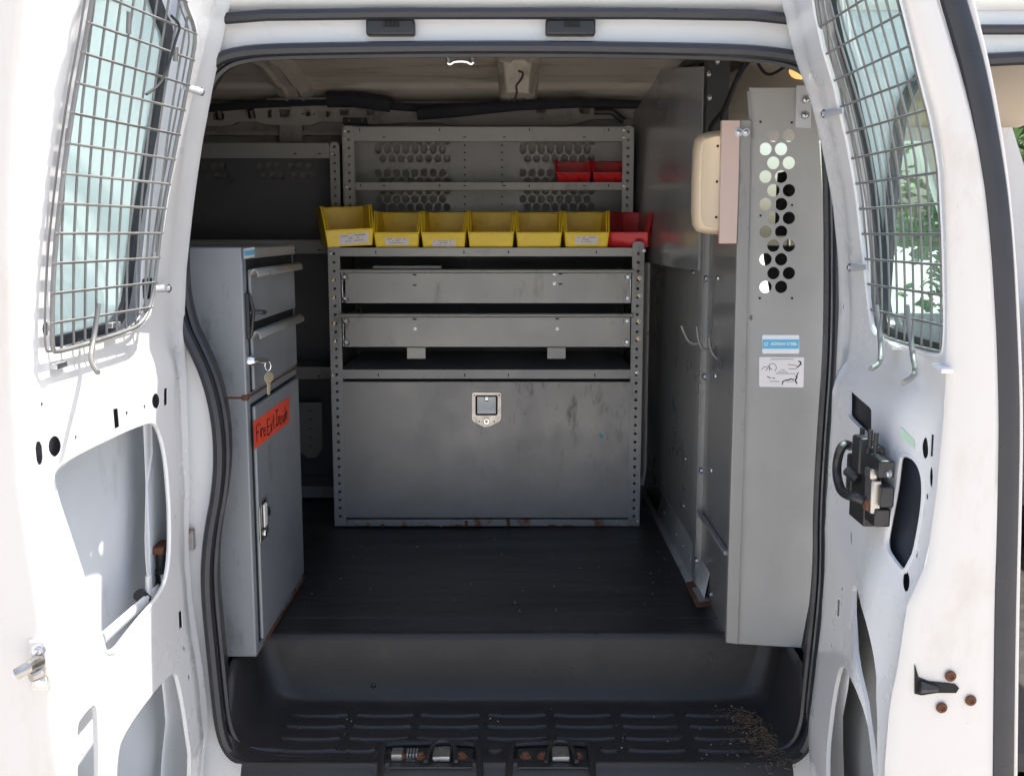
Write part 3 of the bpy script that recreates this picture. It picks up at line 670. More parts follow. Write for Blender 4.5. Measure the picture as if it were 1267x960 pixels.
# hinge reinforcement plate and rusty hinge inside the big opening
m = MB(); m.prism([LD.pt(x, y, -.035) for x, y in ((188, 520), (205, 530), (212, 700), (190, 760), (186, 690), (183, 600), (189, 560))], (-.004, 0, 0)); m.build('hinge_plate', 'inner_skin', leafL)
h = MB(); p = LD.pt(201, 700, -.028)
h.box(p.x - .01, p.x + .012, p.y - .025, p.y + .03, p.z + .028, p.z + .042); h.box(p.x - .01, p.x + .012, p.y - .025, p.y + .03, p.z - .042, p.z - .028)
hn = h.build('hinge', 'rust', leafL, bevel=.003)
MB().lathe((p.x, p.y - .006, p.z - .03), (0, 0, 1), [(.010, 0), (.010, .018), (.013, .018), (.013, .026), (.009, .026), (.009, .06)], 12).build('hinge_pin', 'black_part', hn)
MB().tube([(p.x + .006, p.y - .02, p.z - .01), (p.x + .01, p.y - .03, p.z - .03)], .004, 6).build('hinge_spring', 'chrome_worn', hn)
m = MB(); a = LD.pt(185, 357, -.03); m.box(a.x - .006, a.x + .004, a.y - .022, a.y + .022, a.z - .018, a.z + .018); m.build('window_hinge', 'black_part', leafL, bevel=.003)
for (x, y) in ((140, 402), (72, 452)):
    a = LD.pt(x, y, .004); m = MB(); m.obox(a, (0, 1, .0), (0, 0, 1), (1, 0, 0), .035, .008, .012); m.build('guard_tab', 'galvanised', leafL, bevel=.001)
for (x, y) in ((1106, 428), (1166, 456)):
    a = RD.pt(x, y, .006); m = MB(); m.obox(a, (0, 1, .1), (0, 0, 1), (1, 0, 0), .035, .006, .016); m.build('guard_tab', 'white_paint', leafR, bevel=.001)
# green label on the front leaf
q = [RD.pt(x, y, .0012) for x, y in ((1114, 528), (1131, 545), (1131, 555), (1113, 538))]
m = MB(); m.add(q, [(0, 1, 2, 3)]); m.build('inspection_label', 'green_label', leafR, smooth=0)
# exposed latch mechanism on the front leaf
def LT(x, y, o): return RD.pt(x, y, o)
m = MB(); m.tube(chaikin([tuple(LT(*q)) for q in ((1075, 622, .03), (1062, 616, .055), (1043, 611, .06), (1038, 600, .06), (1035, 585, .06), (1036, 568, .06), (1041, 553, .06), (1046, 549, .05), (1052, 552, .03))], 2, False), .0072, 10)
ltc = m.build('latch_handle', 'black_part', leafR)
def blk(x, y, o, dy, dz, dx, mt='black_part', nm='latch_body'):
    p = LT(x, y, o); MB().box(p.x - dx, p.x + dx, p.y - dy, p.y + dy, p.z - dz, p.z + dz).build(nm, mt, ltc, bevel=.003)
blk(1072, 596, .02, .035, .062, .014); blk(1066, 562, .035, .018, .028, .010, nm='latch_lever'); blk(1088, 575, .03, .032, .013, .012, nm='latch_arm'); blk(1080, 612, .036, .016, .026, .008, 'chrome_worn', 'latch_pawl')
blk(1091, 610, .024, .026, .016, .010, nm='latch_arm'); blk(1083, 634, .02, .032, .014, .012, nm='latch_foot'); blk(1055, 585, .03, .012, .03, .007, nm='latch_lever'); blk(1078, 585, .045, .014, .008, .006, 'chrome_worn', 'latch_pin'); blk(1074, 624, .04, .010, .008, .006, 'rust', 'latch_pin')
for x, y in ((1066, 553), (1076, 556), (1083, 560)): p = LT(x, y, .03); MB().tube([p, p + Vector((0, .0, .03))], .004, 8).build('latch_pin', 'black_part', ltc)
bolt(LT(1100, 586, .042), ltc, (-1, -.3, 0), .9)
m = MB(); m.tube([LT(1062, 594, .04), LT(1048, 582, .052)], .008, 8); m.build('latch_link', 'black_part', ltc)
# link rod seen in the front leaf's big opening
m = MB(); m.tube([LT(1110, 620, -.03), LT(1107, 700, -.03)], .004, 8); m.build('link_rod', 'wire_steel', leafR)
m = MB(); m.plate([(max(q[0], 1.475), q[1]) for q in [RD.yz(x, y, -.016) for x, y in ((1088, 525), (1166, 525), (1162, 570), (1157, 620), (1146, 690), (1130, 728), (1112, 735), (1084, 700))]], [], RD.fn(-.016), .003, grid=.06); m.build('inner_liner', 'liner_navy', leafR)
# dark sheets standing in for the shade behind the rear leaf's small holes
m = MB(); m.plate([LD.yz(x, y, -.014) for x, y in ((34, 480), (120, 492), (222, 465), (222, 512), (186, 516), (110, 548), (72, 568), (34, 590))], [], LD.fn(-.014), .003, grid=.06); m.build('belt_hole_shade', 'dark_back', leafL)
m = MB(); m.plate([LD.yz(x, y, -.014) for x, y in ((47, 390), (68, 390), (68, 424), (47, 424))], [], LD.fn(-.014), .003); m.build('round_hole_shade', 'hole_black', leafL)
m = MB(); m.plate([LD.yz(x, y, -.014) for x, y in ((216, 740), (232, 740), (240, 850), (226, 815))], [], LD.fn(-.014), .003); m.build('hinge_hole_shade', 'dark_back', leafL)
a = RD.yz(1046, 474, -.012); b = RD.yz(1082, 548, -.012)
m = MB(); m.plate([(a[0] + .02, a[1] + .02), (b[0] - .02, a[1] + .02), (b[0] - .02, b[1] - .02), (a[0] + .02, b[1] - .02)], [], RD.fn(-.012), .003, grid=.06); m.build('handle_recess', 'black_part', leafR)
# round rubber stop on the pillar
p = onY(236, 668, YO + .0)
m = MB(); m.box(p.x - .006, p.x + .006, YO - .004, YO + .012, p.z - .02, p.z + .02); m.build('pillar_switch', 'rust_grey', van, bevel=.002)

# ------------------------------------------------------------------ cab seats seen past the partition and through the glass
def seat(x, y, label):
    t = thing('cab_seat', label, 'seat', (x, y, ZF - .18))
    z = ZF - .18
    m = MB(); m.loft([[(x + px_, y + py_, z + zz) for px_, py_ in chaikin([(-.05, -.24 * k), (.46, -.24 * k), (.50, -.2 * k), (.5, .2 * k), (.46, .24 * k), (-.05, .24 * k)], 1)] for zz, k in ((.25, .9), (.30, 1), (.40, 1), (.44, .93))]); m.build('cushion', 'seat_fabric', t, bevel=.02, smooth=60)
    m = MB(); m.box(x - .02, x + .4, y - .18, y + .18, z, z + .26); m.build('pedestal', 'black_part', t)
    m = MB(); m.loft([[(x + xx + dx, y + yy * k, z + zz) for dx, yy in chaikin([(-.07, -.2), (-.02, -.25), (.07, -.25), (.09, -.18), (.09, .18), (.07, .25), (-.02, .25), (-.07, .2)], 1)] for zz, xx, k in ((.40, 0, .92), (.5, -.01, 1), (.8, -.07, 1), (.98, -.11, .93), (1.02, -.12, .8))]); m.build('backrest', 'seat_fabric', t, smooth=60)
    m = MB(); m.loft([[(x - .13 + dx, y + yy * k, z + zz) for dx, yy in chaikin([(-.04, -.11), (.04, -.13), (.05, .0), (.04, .13), (-.04, .11)], 1)] for zz, k in ((1.05, .8), (1.08, 1), (1.2, 1), (1.24, .8))]); m.build('headrest', 'seat_fabric', t, smooth=60)
    m = MB()
    for s_ in (-.05, .05): m.tube([(x - .125, y + s_, z + .98), (x - .13, y + s_, z + 1.07)], .006, 6)
    m.build('headrest_post', 'chrome', t)
seat(.98, 3.22, 'black fabric driver seat glimpsed through the wing perforations')
# ------------------------------------------------------------------ main shelving unit
Y2, YU, YB = 3.09, 3.40, 3.585
XA, XB = -.537, .386
def zY(py, Y): return onY(CX, py, Y).z
su = thing('shelving_unit', 'grey steel shelving unit with two drawers and a latched lower compartment', 'shelving', ((XA + XB) / 2, Y2, ZF))
def prect(x0, x1, y0, y1, Y, d):
    a = onY(x0, y1, Y); b = onY(x1, y0, Y); return (a.x, b.x, Y, Y + d, a.z, b.z)
def upright(x0, x1, y, z0, z1, par, yd, mt='grey_steel', rust=False, top_round=True):
    hs = []; z = z0 + .03; xm = (x0 + x1) / 2
    while z < z1 - .012: hs.append(circ((xm, z), .0043, 8)); z += .0254
    r = .012
    o = [(x0, z0), (x1, z0), (x1, z1 - r), (x1 - r * .3, z1 - r * .3), (x1 - r, z1), (x0 + r, z1), (x0 + r * .3, z1 - r * .3), (x0, z1 - r)]
    m = MB(); m.plate(o, hs, lambda p, d: (p[0], y + d, p[1]), .0025)
    return m.build('upright', mt, par)
ztopL = zY(299, Y2)
for x0, x1 in ((XA, XA + .035), (XB - .035, XB)): upright(x0, x1, Y2 - .002, ZF + .002, ztopL, su, .3)
ztopU = zY(156, YU)
for x0, x1 in ((XA + .004, XA + .038), (XB - .036, XB - .002)): upright(x0, x1, YU - .002, ztopL - .02, ztopU, su, .3)
for x in (XA, XB - .003):
    m = MB(); m.prism([(x, y, z) for y, z in ((Y2 + .001, ZF + .004), (Y2 + .001, ztopL - .004), (YU + .001, ztopL - .004), (YU + .001, ztopU - .003), (YB + .01, ztopU - .003), (YB + .01, ZF + .004))], (.003, 0, 0)); m.build('end_panel', 'grey_steel', su)
XI0, XI1 = XA + .0355, XB - .0355
def shelf(zt, zb, y0, y1, nm='shelf', lipm='grey_steel_light', x0=None, x1=None):
    x0 = XI0 - .01 if x0 is None else x0; x1 = XI1 + .01 if x1 is None else x1
    m = MB(); m.box(x0, x1, y0, y0 + .002, zb, zt); m.box(x0, x1, y0 + .002, y1, zt - .0025, zt); m.box(x0, x1, y0 + .002, y0 + .016, zb, zb + .002)
    return m.build(nm, lipm, su, bevel=.0012)
zs1 = zY(306.5, Y2); s1 = shelf(zs1, zY(317.5, Y2), Y2 + .004, YB)
s2 = shelf(zY(457.5, Y2), zY(469, Y2), Y2 + .004, YB, lipm='grey_steel')
zu = zY(225.5, YU); s3 = shelf(zu, zY(235.5, YU), YU + .004, YB, lipm='grey_steel')
s4 = shelf(zY(156, YU) - .002, zY(175, YU), YU + .004, YB, nm='top_shelf', lipm='grey_steel')
def slots(o, xs, py, Y, vert=True, sc=.62):
    for x in xs: slot(onY(x, py, Y), o, NY, sc, rad(90) if vert else 0)
slots(s1, (465, 574, 629, 738), 312, Y2 + .0035); slots(s2, (468, 575, 629, 736), 464, Y2 + .0035)
slots(s3, (446, 544, 655, 753), 230, YU + .0035); slots(s3, (475, 575, 624, 723), 230, YU + .0035, False)
slots(s4, (445, 544, 655, 753), 161, YU + .0035); slots(s4, (475, 575, 624, 723), 170, YU + .0035, False)
# backs: lower plain, upper pair punched
m = MB(); m.box(XA + .004, XB - .004, YB, YB + .003, ZF + .01, zs1 - .01); m.build('back_panel', 'dark_back', su)
hs = []
for x0 in (468, 647):
    for ri, (py, ry) in enumerate(((175, 4.8), (184.5, 6.5), (196.5, 4.9), (214, 4.9), (224.5, 4.9), (236, 4.9), (246.5, 4.9), (256.5, 4.9), (266.5, 4.9))):
        for k in range(8):
            x = x0 + k * 11.35 + (5.6 if ri in (0, 2, 4, 5, 7) else 0)
            c = P2(x, py, YB); hs.append(circ(c, .0123, 10, ry * 3.52 / F))
m = MB(); zb0 = zs1 - .009; m.plate([(XA + .004, zb0), (XB - .004, zb0), (XB - .004, ztopU - .006), (XA + .004, ztopU - .006)], hs, lambda p, d: (p[0], YB + d, p[1]), .003)
bk = m.build('back_panel', 'grey_steel', su)
for x in (575, 621):
    for k in range(10): dot(onY(x, 180 + k * 9.1, YB - .0008), bk, NY, 1.0)
    m = MB(); a = onY(x, 180, YB - .004); m.box(a.x - .012, a.x + .012, YB - .0006, YB, zb0, ztopU - .01); m.build('back_seam', 'grey_steel', su)
# drawers
def drawer(y0, y1, ylip, bolts_, slots_):
    x0, x1, _, _, z0, z1 = prect(426.5, 781, y0, y1, Y2 - .004, 0)
    zl = zY(ylip, Y2 - .004)
    m = MB(); m.box(x0 + .002, x1 - .002, Y2 - .004, Y2 - .001, z0, z1 - .006)
    d = m.build('drawer', 'grey_steel_light', su, bevel=.0015)
    m = MB(); m.tube([(x0 - .012, Y2 - .008, z1 - .004), (x1 + .006, Y2 - .008, z1 - .004)], .0062, 10); m.build('drawer_lip', 'grey_steel_light', d)
    m = MB(); m.box(x0 + .004, x1 - .004, Y2, Y2 + .36, z0 + .002, z0 + .004); m.box(x0 + .004, x0 + .007, Y2, Y2 + .36, z0 + .002, z1 - .02); m.box(x1 - .007, x1 - .004, Y2, Y2 + .36, z0 + .002, z1 - .02); m.build('drawer_tray', 'dark_back', d)
    for sx, xx in ((1, XI0 + .003), (-1, XI1 - .003)):
        m = MB(); xe = xx + sx * .018
        for za in (z0 + .006, z1 - .03):
            m.tube(chaikin([(xx, Y2 - .002, za), (xe, Y2 - .004, za - .002), (xe, Y2 - .004, za + .018), (xx + sx * .004, Y2 - .002, za + .02)], 1), .0022, 6, closed=True)
            m.tube([(xx + sx * .009, Y2 - .006, za + .009), (xx + sx * .009, Y2 + .05, za + .009)], .0045, 8)
        m.box(min(xx, xx + sx * .003), max(xx, xx + sx * .003), Y2 - .003, Y2 + .36, z0 + .002, z1 - .006)
        m.build('drawer_slide', 'galvanised', d)
    for x, y in bolts_: bolt(onY(x, y, Y2 - .0045), d, NY, .62)
    for x, y in slots_: slot(onY(x, y, Y2 - .0046), d, NY, .8)
    return d
d1 = drawer(334, 375.5, 340, ((686, 339), (686, 351)), ((513, 340), (513, 353), (693.5, 339), (693.5, 351.5)))
d2 = drawer(388.5, 429.5, 394, ((513.5, 407), (689.5, 407)), ((513, 395), (689.5, 394.5)))
for x0, x1 in ((503.5, 526.5), (677, 700)):
    m = MB(); m.box(*prect(x0, x1, 430, 444, Y2 + .012, .003)); m.build('drawer_tab', 'grey_steel_light', d2, bevel=.001)
a = prect(461, 546, 329, 332.5, Y2 + .03, .16)
m = MB(); m.box(a[0], a[1], a[2], a[3], zY(334, Y2) + .001, a[5]); 
tag(m.build('divider_sheet', 'grey_steel_light', bevel=.001), 'thin grey metal sheet lying on the upper drawer under the bins', 'metal sheet')
# bolts on the uprights
for x, y in ((409, 313), (411, 464), (797, 310), (788, 461), (789, 645)): bolt(onY(x, y, Y2 - .0026), su, NY, .62)
for x, y in ((411.5, 346), (412, 368), (412.5, 400), (413.5, 422), (791.5, 344), (791.5, 365.5), (790.5, 397.5), (790, 419)): brass(onY(x, y, Y2 - .0026), su, NY, .85)
for x, y in ((426.5, 162), (426.5, 171), (428.5, 231), (772, 161), (772, 170), (772, 230)): bolt(onY(x, y, YU - .0026), su, NY, .58)
for x in (437, 544, 661, 767): rivet(onY(x, 456, Y2 + .03), su, (0, -.3, 1), .55)
# lower compartment: base rail, door, paddle latch
m = MB(); m.box(XI0 - .002, XI1 + .002, Y2 - .001, Y2 + .003, ZF + .001, zY(642.5, Y2)); m.box(XI0 - .002, XI1 + .002, Y2 + .003, Y2 + .05, zY(642.5, Y2) - .003, zY(642.5, Y2)); br = m.build('base_rail', 'rust_grey', su, bevel=.001)
for k in range(26):
    x = lerp(XA, XB, k / 25) + random.uniform(-.01, .01)
    if random.random() < .45: continue
    m = MB(); wd = random.uniform(.006, .022); hz = random.uniform(.002, .007)
    m.add([(x - wd, Y2 - .0026, ZF + .0015), (x - wd * .5, Y2 - .0026, ZF + hz), (x + wd * .4, Y2 - .0026, ZF + hz * .8), (x + wd, Y2 - .0026, ZF + .0015), (x, Y2 - .0026, ZF)], [(4, 3, 2, 1, 0)]); m.build('rust_patch', 'rust', br, smooth=0)
PROTO_M['rustrivet'] = 'rust'
for x, y in ((473, 650), (577, 646), (577, 650), (629, 644), (629, 648)): inst('rustrivet', mk_rivet, 'rusty_rivet', br, onY(x, y, Y2 - .0015), NY, 1.1)
for x, y in ((442, 646), (516, 645), (546, 651), (661, 645), (733, 645), (733, 649), (763, 644)): rivet(onY(x, y, Y2 - .0015), br, NY, .6)
x0, x1, _, _, z0, z1 = prect(424, 783, 472, 641, Y2 + .001, 0)
m = MB(); m.box(x0, x1, Y2 + .001, Y2 + .016, z0, z1); dr = m.build('compartment_door', 'grey_steel_scuffed', su, bevel=.003, seg=3)
m = MB(); m.box(XI0, XI1, Y2 + .03, Y2 + .033, ZF + .002, z1 + .006); m.build('compartment_back', 'hole_black', su)
ol = [P2(*q, Y2) for q in ((585.5, 485), (618.5, 485), (620.5, 487), (620.5, 518), (618, 522), (604, 528.5), (600, 528.5), (586, 522), (583.5, 518), (583.5, 487))]
m = MB(); inner = [P2(*q, Y2) for q in ((590, 489), (614, 489), (615.5, 490.5), (615.5, 512), (614, 513.5), (590, 513.5), (588.5, 512), (588.5, 490.5))]
m.plate(ol, [inner], lambda p, d: (p[0], Y2 - .003 + d, p[1]), .004); pl = m.build('paddle_latch', 'chrome_worn', dr, bevel=.0008)
m = MB(); m.box(*prect(588, 616, 489, 514, Y2 - .0005, .0012)); m.build('latch_recess', 'hole_black', pl)
m = MB(); a = prect(590.5, 613.5, 490.5, 511.5, Y2 - .003, .002)
m.prism([(a[0], y, z) for y, z in ((Y2 - .0006, a[5]), (Y2 - .0032, a[5] - .002), (Y2 - .0036, lerp(a[4], a[5], .42)), (Y2 - .0075, lerp(a[4], a[5], .3)), (Y2 - .0080, a[4]), (Y2 - .0006, a[4]))], (a[1] - a[0], 0, 0))
m.build('paddle', 'paddle_metal', pl, bevel=.0008)
MB().lathe(onY(602, 493.5, Y2 - .0035), NY, [(.007, -.002), (.007, .001), (.004, .002)], 14).build('paddle_boss', 'chrome', pl)
MB().lathe(onY(602, 521.5, Y2 - .003), NY, [(.010, -.001), (.010, .002), (.0085, .003), (.0055, .0028)], 18).build('lock_ring', 'chrome', pl)
MB().lathe(onY(602, 521.5, Y2 - .006), NY, [(.0055, 0), (.0055, .0012), (.003, .0015)], 14).build('lock_core', 'brass_bolt', pl)
MB().obox(onY(602, 521.5, Y2 - .0082), (1, 0, 0), (0, 0, 1), (0, 1, 0), .0012, .006, .001).build('key_slot', 'hole_black', pl)
for x, y in ((587, 489), (617.5, 489), (593, 521.5), (611.5, 521.5)): dot(onY(x, y, Y2 - .0033), pl, NY, .75)
m = MB(); c = onY(743, 539, Y2 + .0003); m.add([c + Vector((a_, 0, b_)) for a_, b_ in ((-.004, .008), (.001, .006), (.002, .001), (.008, .003), (.009, -.007), (.003, -.009), (-.001, -.002), (-.005, .002))], [tuple(range(8))]); m.build('paint_fleck', 'blue_mark', dr, smooth=0)

# ------------------------------------------------------------------ neighbouring unit along the far wall
YN = 3.42
sn = thing('shelving_unit', 'dim grey shelving unit behind the tall cabinet against the far wall', 'shelving', (-1.05, YN, ZF))
XN0, XN1 = -1.75, -.55
zn = zY(176, YN)
upright(XN1 - .03, XN1, YN - .002, ZF + .002, zn, sn, .1); upright(XN0, XN0 + .03, YN - .002, ZF + .002, zn, sn, .1)
for py0, py1 in ((177, 196), (297, 314), (454, 469), (602, 616)):
    m = MB(); zt, zb = zY(py0, YN), zY(py1, YN); m.box(XN0 + .02, XN1 - .032, YN + .002, YN + .0045, zb, zt); m.box(XN0 + .02, XN1 - .003, YN + .0045, YB, zt - .0025, zt)
    o = m.build('shelf', 'grey_steel', sn, bevel=.001)
    for x in (365, 395): slot(onY(x, (py0 + py1) / 2 + 4, YN + .0018), o, NY, .7) if py0 != 602 else dot(onY(x - 12 + (x - 365) * -.7, 607, YN + .0015), o, NY, 1)
hs = []
for x0 in (254, 322, 360):
    for ri, py in enumerate((206, 218)):
        for k in range(3): hs.append(circ(P2(x0 + k * 11 + ri * 4, py, YB), .012, 10))
m = MB(); m.plate([(XN0, zY(610, YB)), (XN1, zY(610, YB)), (XN1, zn - .01), (XN0, zn - .01)], hs, lambda p, d: (p[0], YB + d, p[1]), .003); m.build('back_panel', 'dark_back', sn)
for x in (XN0, XN1 - .002): m = MB(); m.box(x, x + .002, YN + .001, YB, ZF + .004, zn - .012); m.build('end_panel', 'grey_steel', sn)
bolt(onY(411.5, 190, YN - .0026), sn, NY, .55)
p = onY(383, 530, 3.50)
m = MB(); m.plate([P2(*q, 3.50) for q in ((368, 498), (398, 498), (399, 555), (391, 566), (380, 566), (368, 556))], [circ(P2(384, 508 + k * 11, 3.5), .004, 8) for k in range(5)], lambda q, d: (q[0], 3.50 + d, q[1]), .002)
m.build('inner_brace', 'grey_steel_light', sn)

# ------------------------------------------------------------------ parts bins
def bin_(name, c, wd, h, dep, mt, label, group=None, rot=0., roll=0., yaw_only=False):
    t = thing(name, label, 'bin', (0, 0, 0), group); ORG[t.name] = Vector((0, 0, 0))
    wb = wd * .86; hf = h * .40
    def side(s_):
        # outline of one side: y back positive
        return [(s_ * wb / 2, 0.012, 0), (s_ * wb / 2, dep, 0), (s_ * wd / 2, dep, h), (s_ * wd / 2, dep * .22, h), (s_ * lerp(wb, wd, .45) / 2, 0, hf)]
    m = MB()
    L_, R_ = side(-1), side(1)
    m.add(L_, [(0, 1, 2, 3, 4)]); m.add(R_, [(4, 3, 2, 1, 0)])
    m.add([L_[0], R_[0], R_[1], L_[1]], [(0, 1, 2, 3)]); m.add([L_[1], R_[1], R_[2], L_[2]], [(0, 1, 2, 3)]); m.add([L_[0], R_[0], R_[4], L_[4]], [(0, 1, 2, 3)])
    shell = m.build('bin_shell', mt, t, solid=.0028, smooth=0, bevel=.0007)
    m = MB()
    for s_, P_ in ((-1, L_), (1, R_)):
        m.tube([Vector(P_[4]), Vector(P_[3]), Vector(P_[2])], .0028, 6); m.tube([Vector(P_[4]) + Vector((-s_ * .007, 0.002, 0)), Vector(P_[3]) + Vector((-s_ * .007, .002, 0))], .002, 6)
        m.tube([Vector(P_[4]), Vector(P_[0])], .002, 6)
    m.tube([Vector(L_[4]), Vector(R_[4])], .0026, 6); m.tube([Vector(L_[2]), Vector(R_[2])], .0026, 6)
    m.build('bin_rim', mt, t, smooth=60)
    t.location = c; t.rotation_euler = (0, roll, rot)
    return t
def bin_label(t, x, z, w_, h_, wd, h, tilt=0.):
    # paper label on the sloping front wall
    hf = h * .40; y = lambda zz: .012 * (1 - zz / hf) - .0022
    ux = Vector((math.cos(tilt), 0, math.sin(tilt))); q = [(x - w_ / 2, z - h_ / 2), (x + w_ / 2, z - h_ / 2), (x + w_ / 2, z + h_ / 2), (x - w_ / 2, z + h_ / 2)]
    rot = lambda a, b: ((a - x) * math.cos(tilt) - (b - z) * math.sin(tilt) + x, (a - x) * math.sin(tilt) + (b - z) * math.cos(tilt) + z)
    m = MB(); pts = [rot(*p) for p in q]; m.add([(a, y(b), b) for a, b in pts], [(0, 1, 2, 3)]); o = m.build('paper_label', 'paper', t, smooth=0)
    m = MB()
    for r_, (fr, hh) in enumerate(((.82, .10), (.36, .10), (.62, .08))):
        zz = z + h_ * (.26 - r_ * .25); n_ = int(fr * 14)
        for k in range(n_):
            if random.random() < .18: continue
            xa = x + w_ * fr * (-.5 + k / n_); xb = xa + w_ * fr / n_ * .72; a_ = [rot(xa, zz), rot(xb, zz), rot(xb, zz + h_ * hh), rot(xa, zz + h_ * hh)]
            m.add([(p[0], y(p[1]) - .0004, p[1]) for p in a_], [(0, 1, 2, 3)])
    m.build('small_print', 'print_grey', o, smooth=0)
zsh = zs1 + .0015
WB, HB = .141, .103
YBN = Y2 + .002
def bx_at(px0, px1): return onY((px0 + px1) / 2, 300, YBN)
specs = [(461, 520.5, 'yellow plastic bin with straight white label, beside the tilted yellow bin', (.0, .016, .07, .026, 0)),
         (519.5, 578, 'yellow plastic bin whose white label hangs low over its bottom edge', (.0, .011, .068, .024, 0)),
         (577.5, 637.5, 'unlabelled yellow bin next to the bin with the low label', None),
         (637, 697, 'unlabelled yellow bin next to the bin beside the red one', None),
         (696.5, 755.5, 'yellow plastic bin with white label, touching the red bin', (.0, .02, .066, .030, .03))]
b0 = bin_('parts_bin', (onY(436, 300, YBN).x - .004, YBN - .012, zsh + .0), WB * 1.05, HB * 1.12, .27, 'yellow_plastic', 'tilted yellow plastic bin at the end of the row, labelled askew', 'yellow parts bins', rot=rad(14), roll=rad(-2.5))
b0.location.z += .004
bin_label(b0, .012, .020, .085, .030, WB, HB * 1.12, rad(3))
for (xa, xb, lb, lab_) in specs:
    c = bx_at(xa, xb); wd = (xb - xa) / F * 3.06
    t = bin_('parts_bin', (c.x, YBN + .002, zsh), wd, HB * random.uniform(.985, 1.01), .27, 'yellow_plastic', lb, 'yellow parts bins', rot=rad(random.uniform(-1.2, 1.2)))
    if lab_: bin_label(t, lab_[0], lab_[1], lab_[2], lab_[3] * .8, wd, HB, lab_[4])
c = onY(777, 300, YBN)
bin_('parts_bin', (c.x - .003, YBN + .02, zsh), WB * .96, HB * 1.0, .27, 'red_plastic', 'red plastic bin at the end of the yellow row', 'red parts bins', rot=rad(-17))
for xa, xb, lb in ((687, 731.5, 'small red bin on the upper shelf beside the bin at the upright'), (732, 776, 'small red bin on the upper shelf tucked behind the upright')):
    c = onY((xa + xb) / 2, 221, YU + .05); wd = (xb - xa) / F * 3.39
    bin_('parts_bin', (c.x, YU + .035, zu + .002), wd, .070, .13, 'red_plastic', lb, 'red parts bins')

# ------------------------------------------------------------------ tall cabinet pair by the rear pillar
XC, YC0, YC1 = -.536, 2.10, 2.59
XCL = -.92
zcT = onX(300, 306, XC).z; zcM = onX(300, 495, XC).z
lc = thing('lower_cabinet', 'grey steel cabinet with an orange-red handwritten label on its door', 'cabinet', ((XC + XCL) / 2, (YC0 + YC1) / 2, ZF))
uc = thing('drawer_cabinet', 'grey steel two-drawer cabinet with keys in its lock, on the labelled cabinet', 'cabinet', ((XC + XCL) / 2, (YC0 + YC1) / 2, zcM))
MB().box(XCL, XC, YC0, YC1, ZF - .001, zcM - .003).build('cabinet_body', 'cabinet_grey', lc, bevel=.004, seg=3)
MB().box(XCL, XC, YC0, YC1, zcM, zcT).build('cabinet_body', 'cabinet_grey', uc, bevel=.004, seg=3)
EX = (1, 0, 0)
# seam rust
m = MB(); m.box(XCL + .01, XC - .001, YC0 + .001, YC1 - .001, zcM - .0035, zcM + .0005); m.build('seam', 'rust', lc)
for (y0_, y1_) in ((YC0 - .001, YC0 + .02), (YC1 - .02, YC1 + .001)):
    m = MB(); m.box(XC - .012, XC + .0012, y0_, y1_, zcM - .008, zcM + .006); m.build('corner_rust', 'rust', lc, bevel=.003)
m = MB()
for k in range(16):
    y = lerp(YC0 + .08, YC1, k / 15); h_ = random.uniform(.004, .016) * (1 if k > 9 else .6)
    m.box(XC - .004, XC + .0015 + random.uniform(0, .002), y - .02, y + .016, ZF - .001, ZF + h_)
m.build('base_rust', 'rust', lc, bevel=.002)
# header, recess and drawers on the face towards the aisle
yA, yB = YC0 + .028, YC1 - .022
def zc(px, py): return onX(px, py, XC).z
zh = zc(300, 321)
m = MB(); m.box(XC, XC + .006, YC0 + .004, YC1 - .004, zh, zcT - .002); hd = m.build('header_strip', 'grey_steel_light', uc, bevel=.002)
zd1t, zd2t, zd2b = zc(305, 331), zc(309, 405), zc(305, 486)
m = MB(); m.box(XC - .001, XC + .0012, yA, yB, zd2b - .004, zh); m.build('drawer_gap', 'hole_black', uc)
def cab_drawer(zt, zb):
    m = MB(); m.box(XC + .0012, XC + .008, yA + .006, yB - .006, zb, zt); d = m.build('drawer', 'cabinet_grey', uc, bevel=.002)
    prof = [(.008, -.012), (.011, -.004), (.016, .001), (.022, -.002), (.025, -.010), (.024, -.015)]
    m = MB(); m.loft([[(XC + a, y, zt + b) for a, b in prof] for y in (yA - .004, yB + .008)], closed=False); m.build('pull_lip', 'grey_steel_light', d, solid=.0025, smooth=60)
    return d
cab_drawer(zd1t - .004, zd2t + .010); cab_drawer(zd2t - .008, zd2b)
m = MB(); a = onX(305, 364, XC + .010); b = onX(305, 422, XC + .010); yl = a.y
m.box(XC, XC + .008, YC0 + .010, YC0 + .030, b.z, a.z); lt = m.build('drawer_latch', 'black_part', uc, bevel=.002)
zm = lerp(a.z, b.z, .42); m = MB(); m.tube([(XC + .006, YC0 + .02, zm), (XC + .028, YC0 + .028, zm), (XC + .030, YC0 + .05, zm - .002)], .0048, 8); m.tube([(XC + .008, YC0 + .02, a.z - .006), (XC + .014, YC0 + .02, zm), (XC + .008, YC0 + .02, b.z + .006)], .004, 8); m.build('latch_thumb', 'black_part', lt)
p = onX(308, 447, XC); p.y = YC0 + .022; p.z = zc(308, 446)
MB().lathe(p, EX, [(.012, 0), (.012, .003), (.010, .010), (.009, .014), (.004, .015)], 18).build('cam_lock', 'chrome', uc)
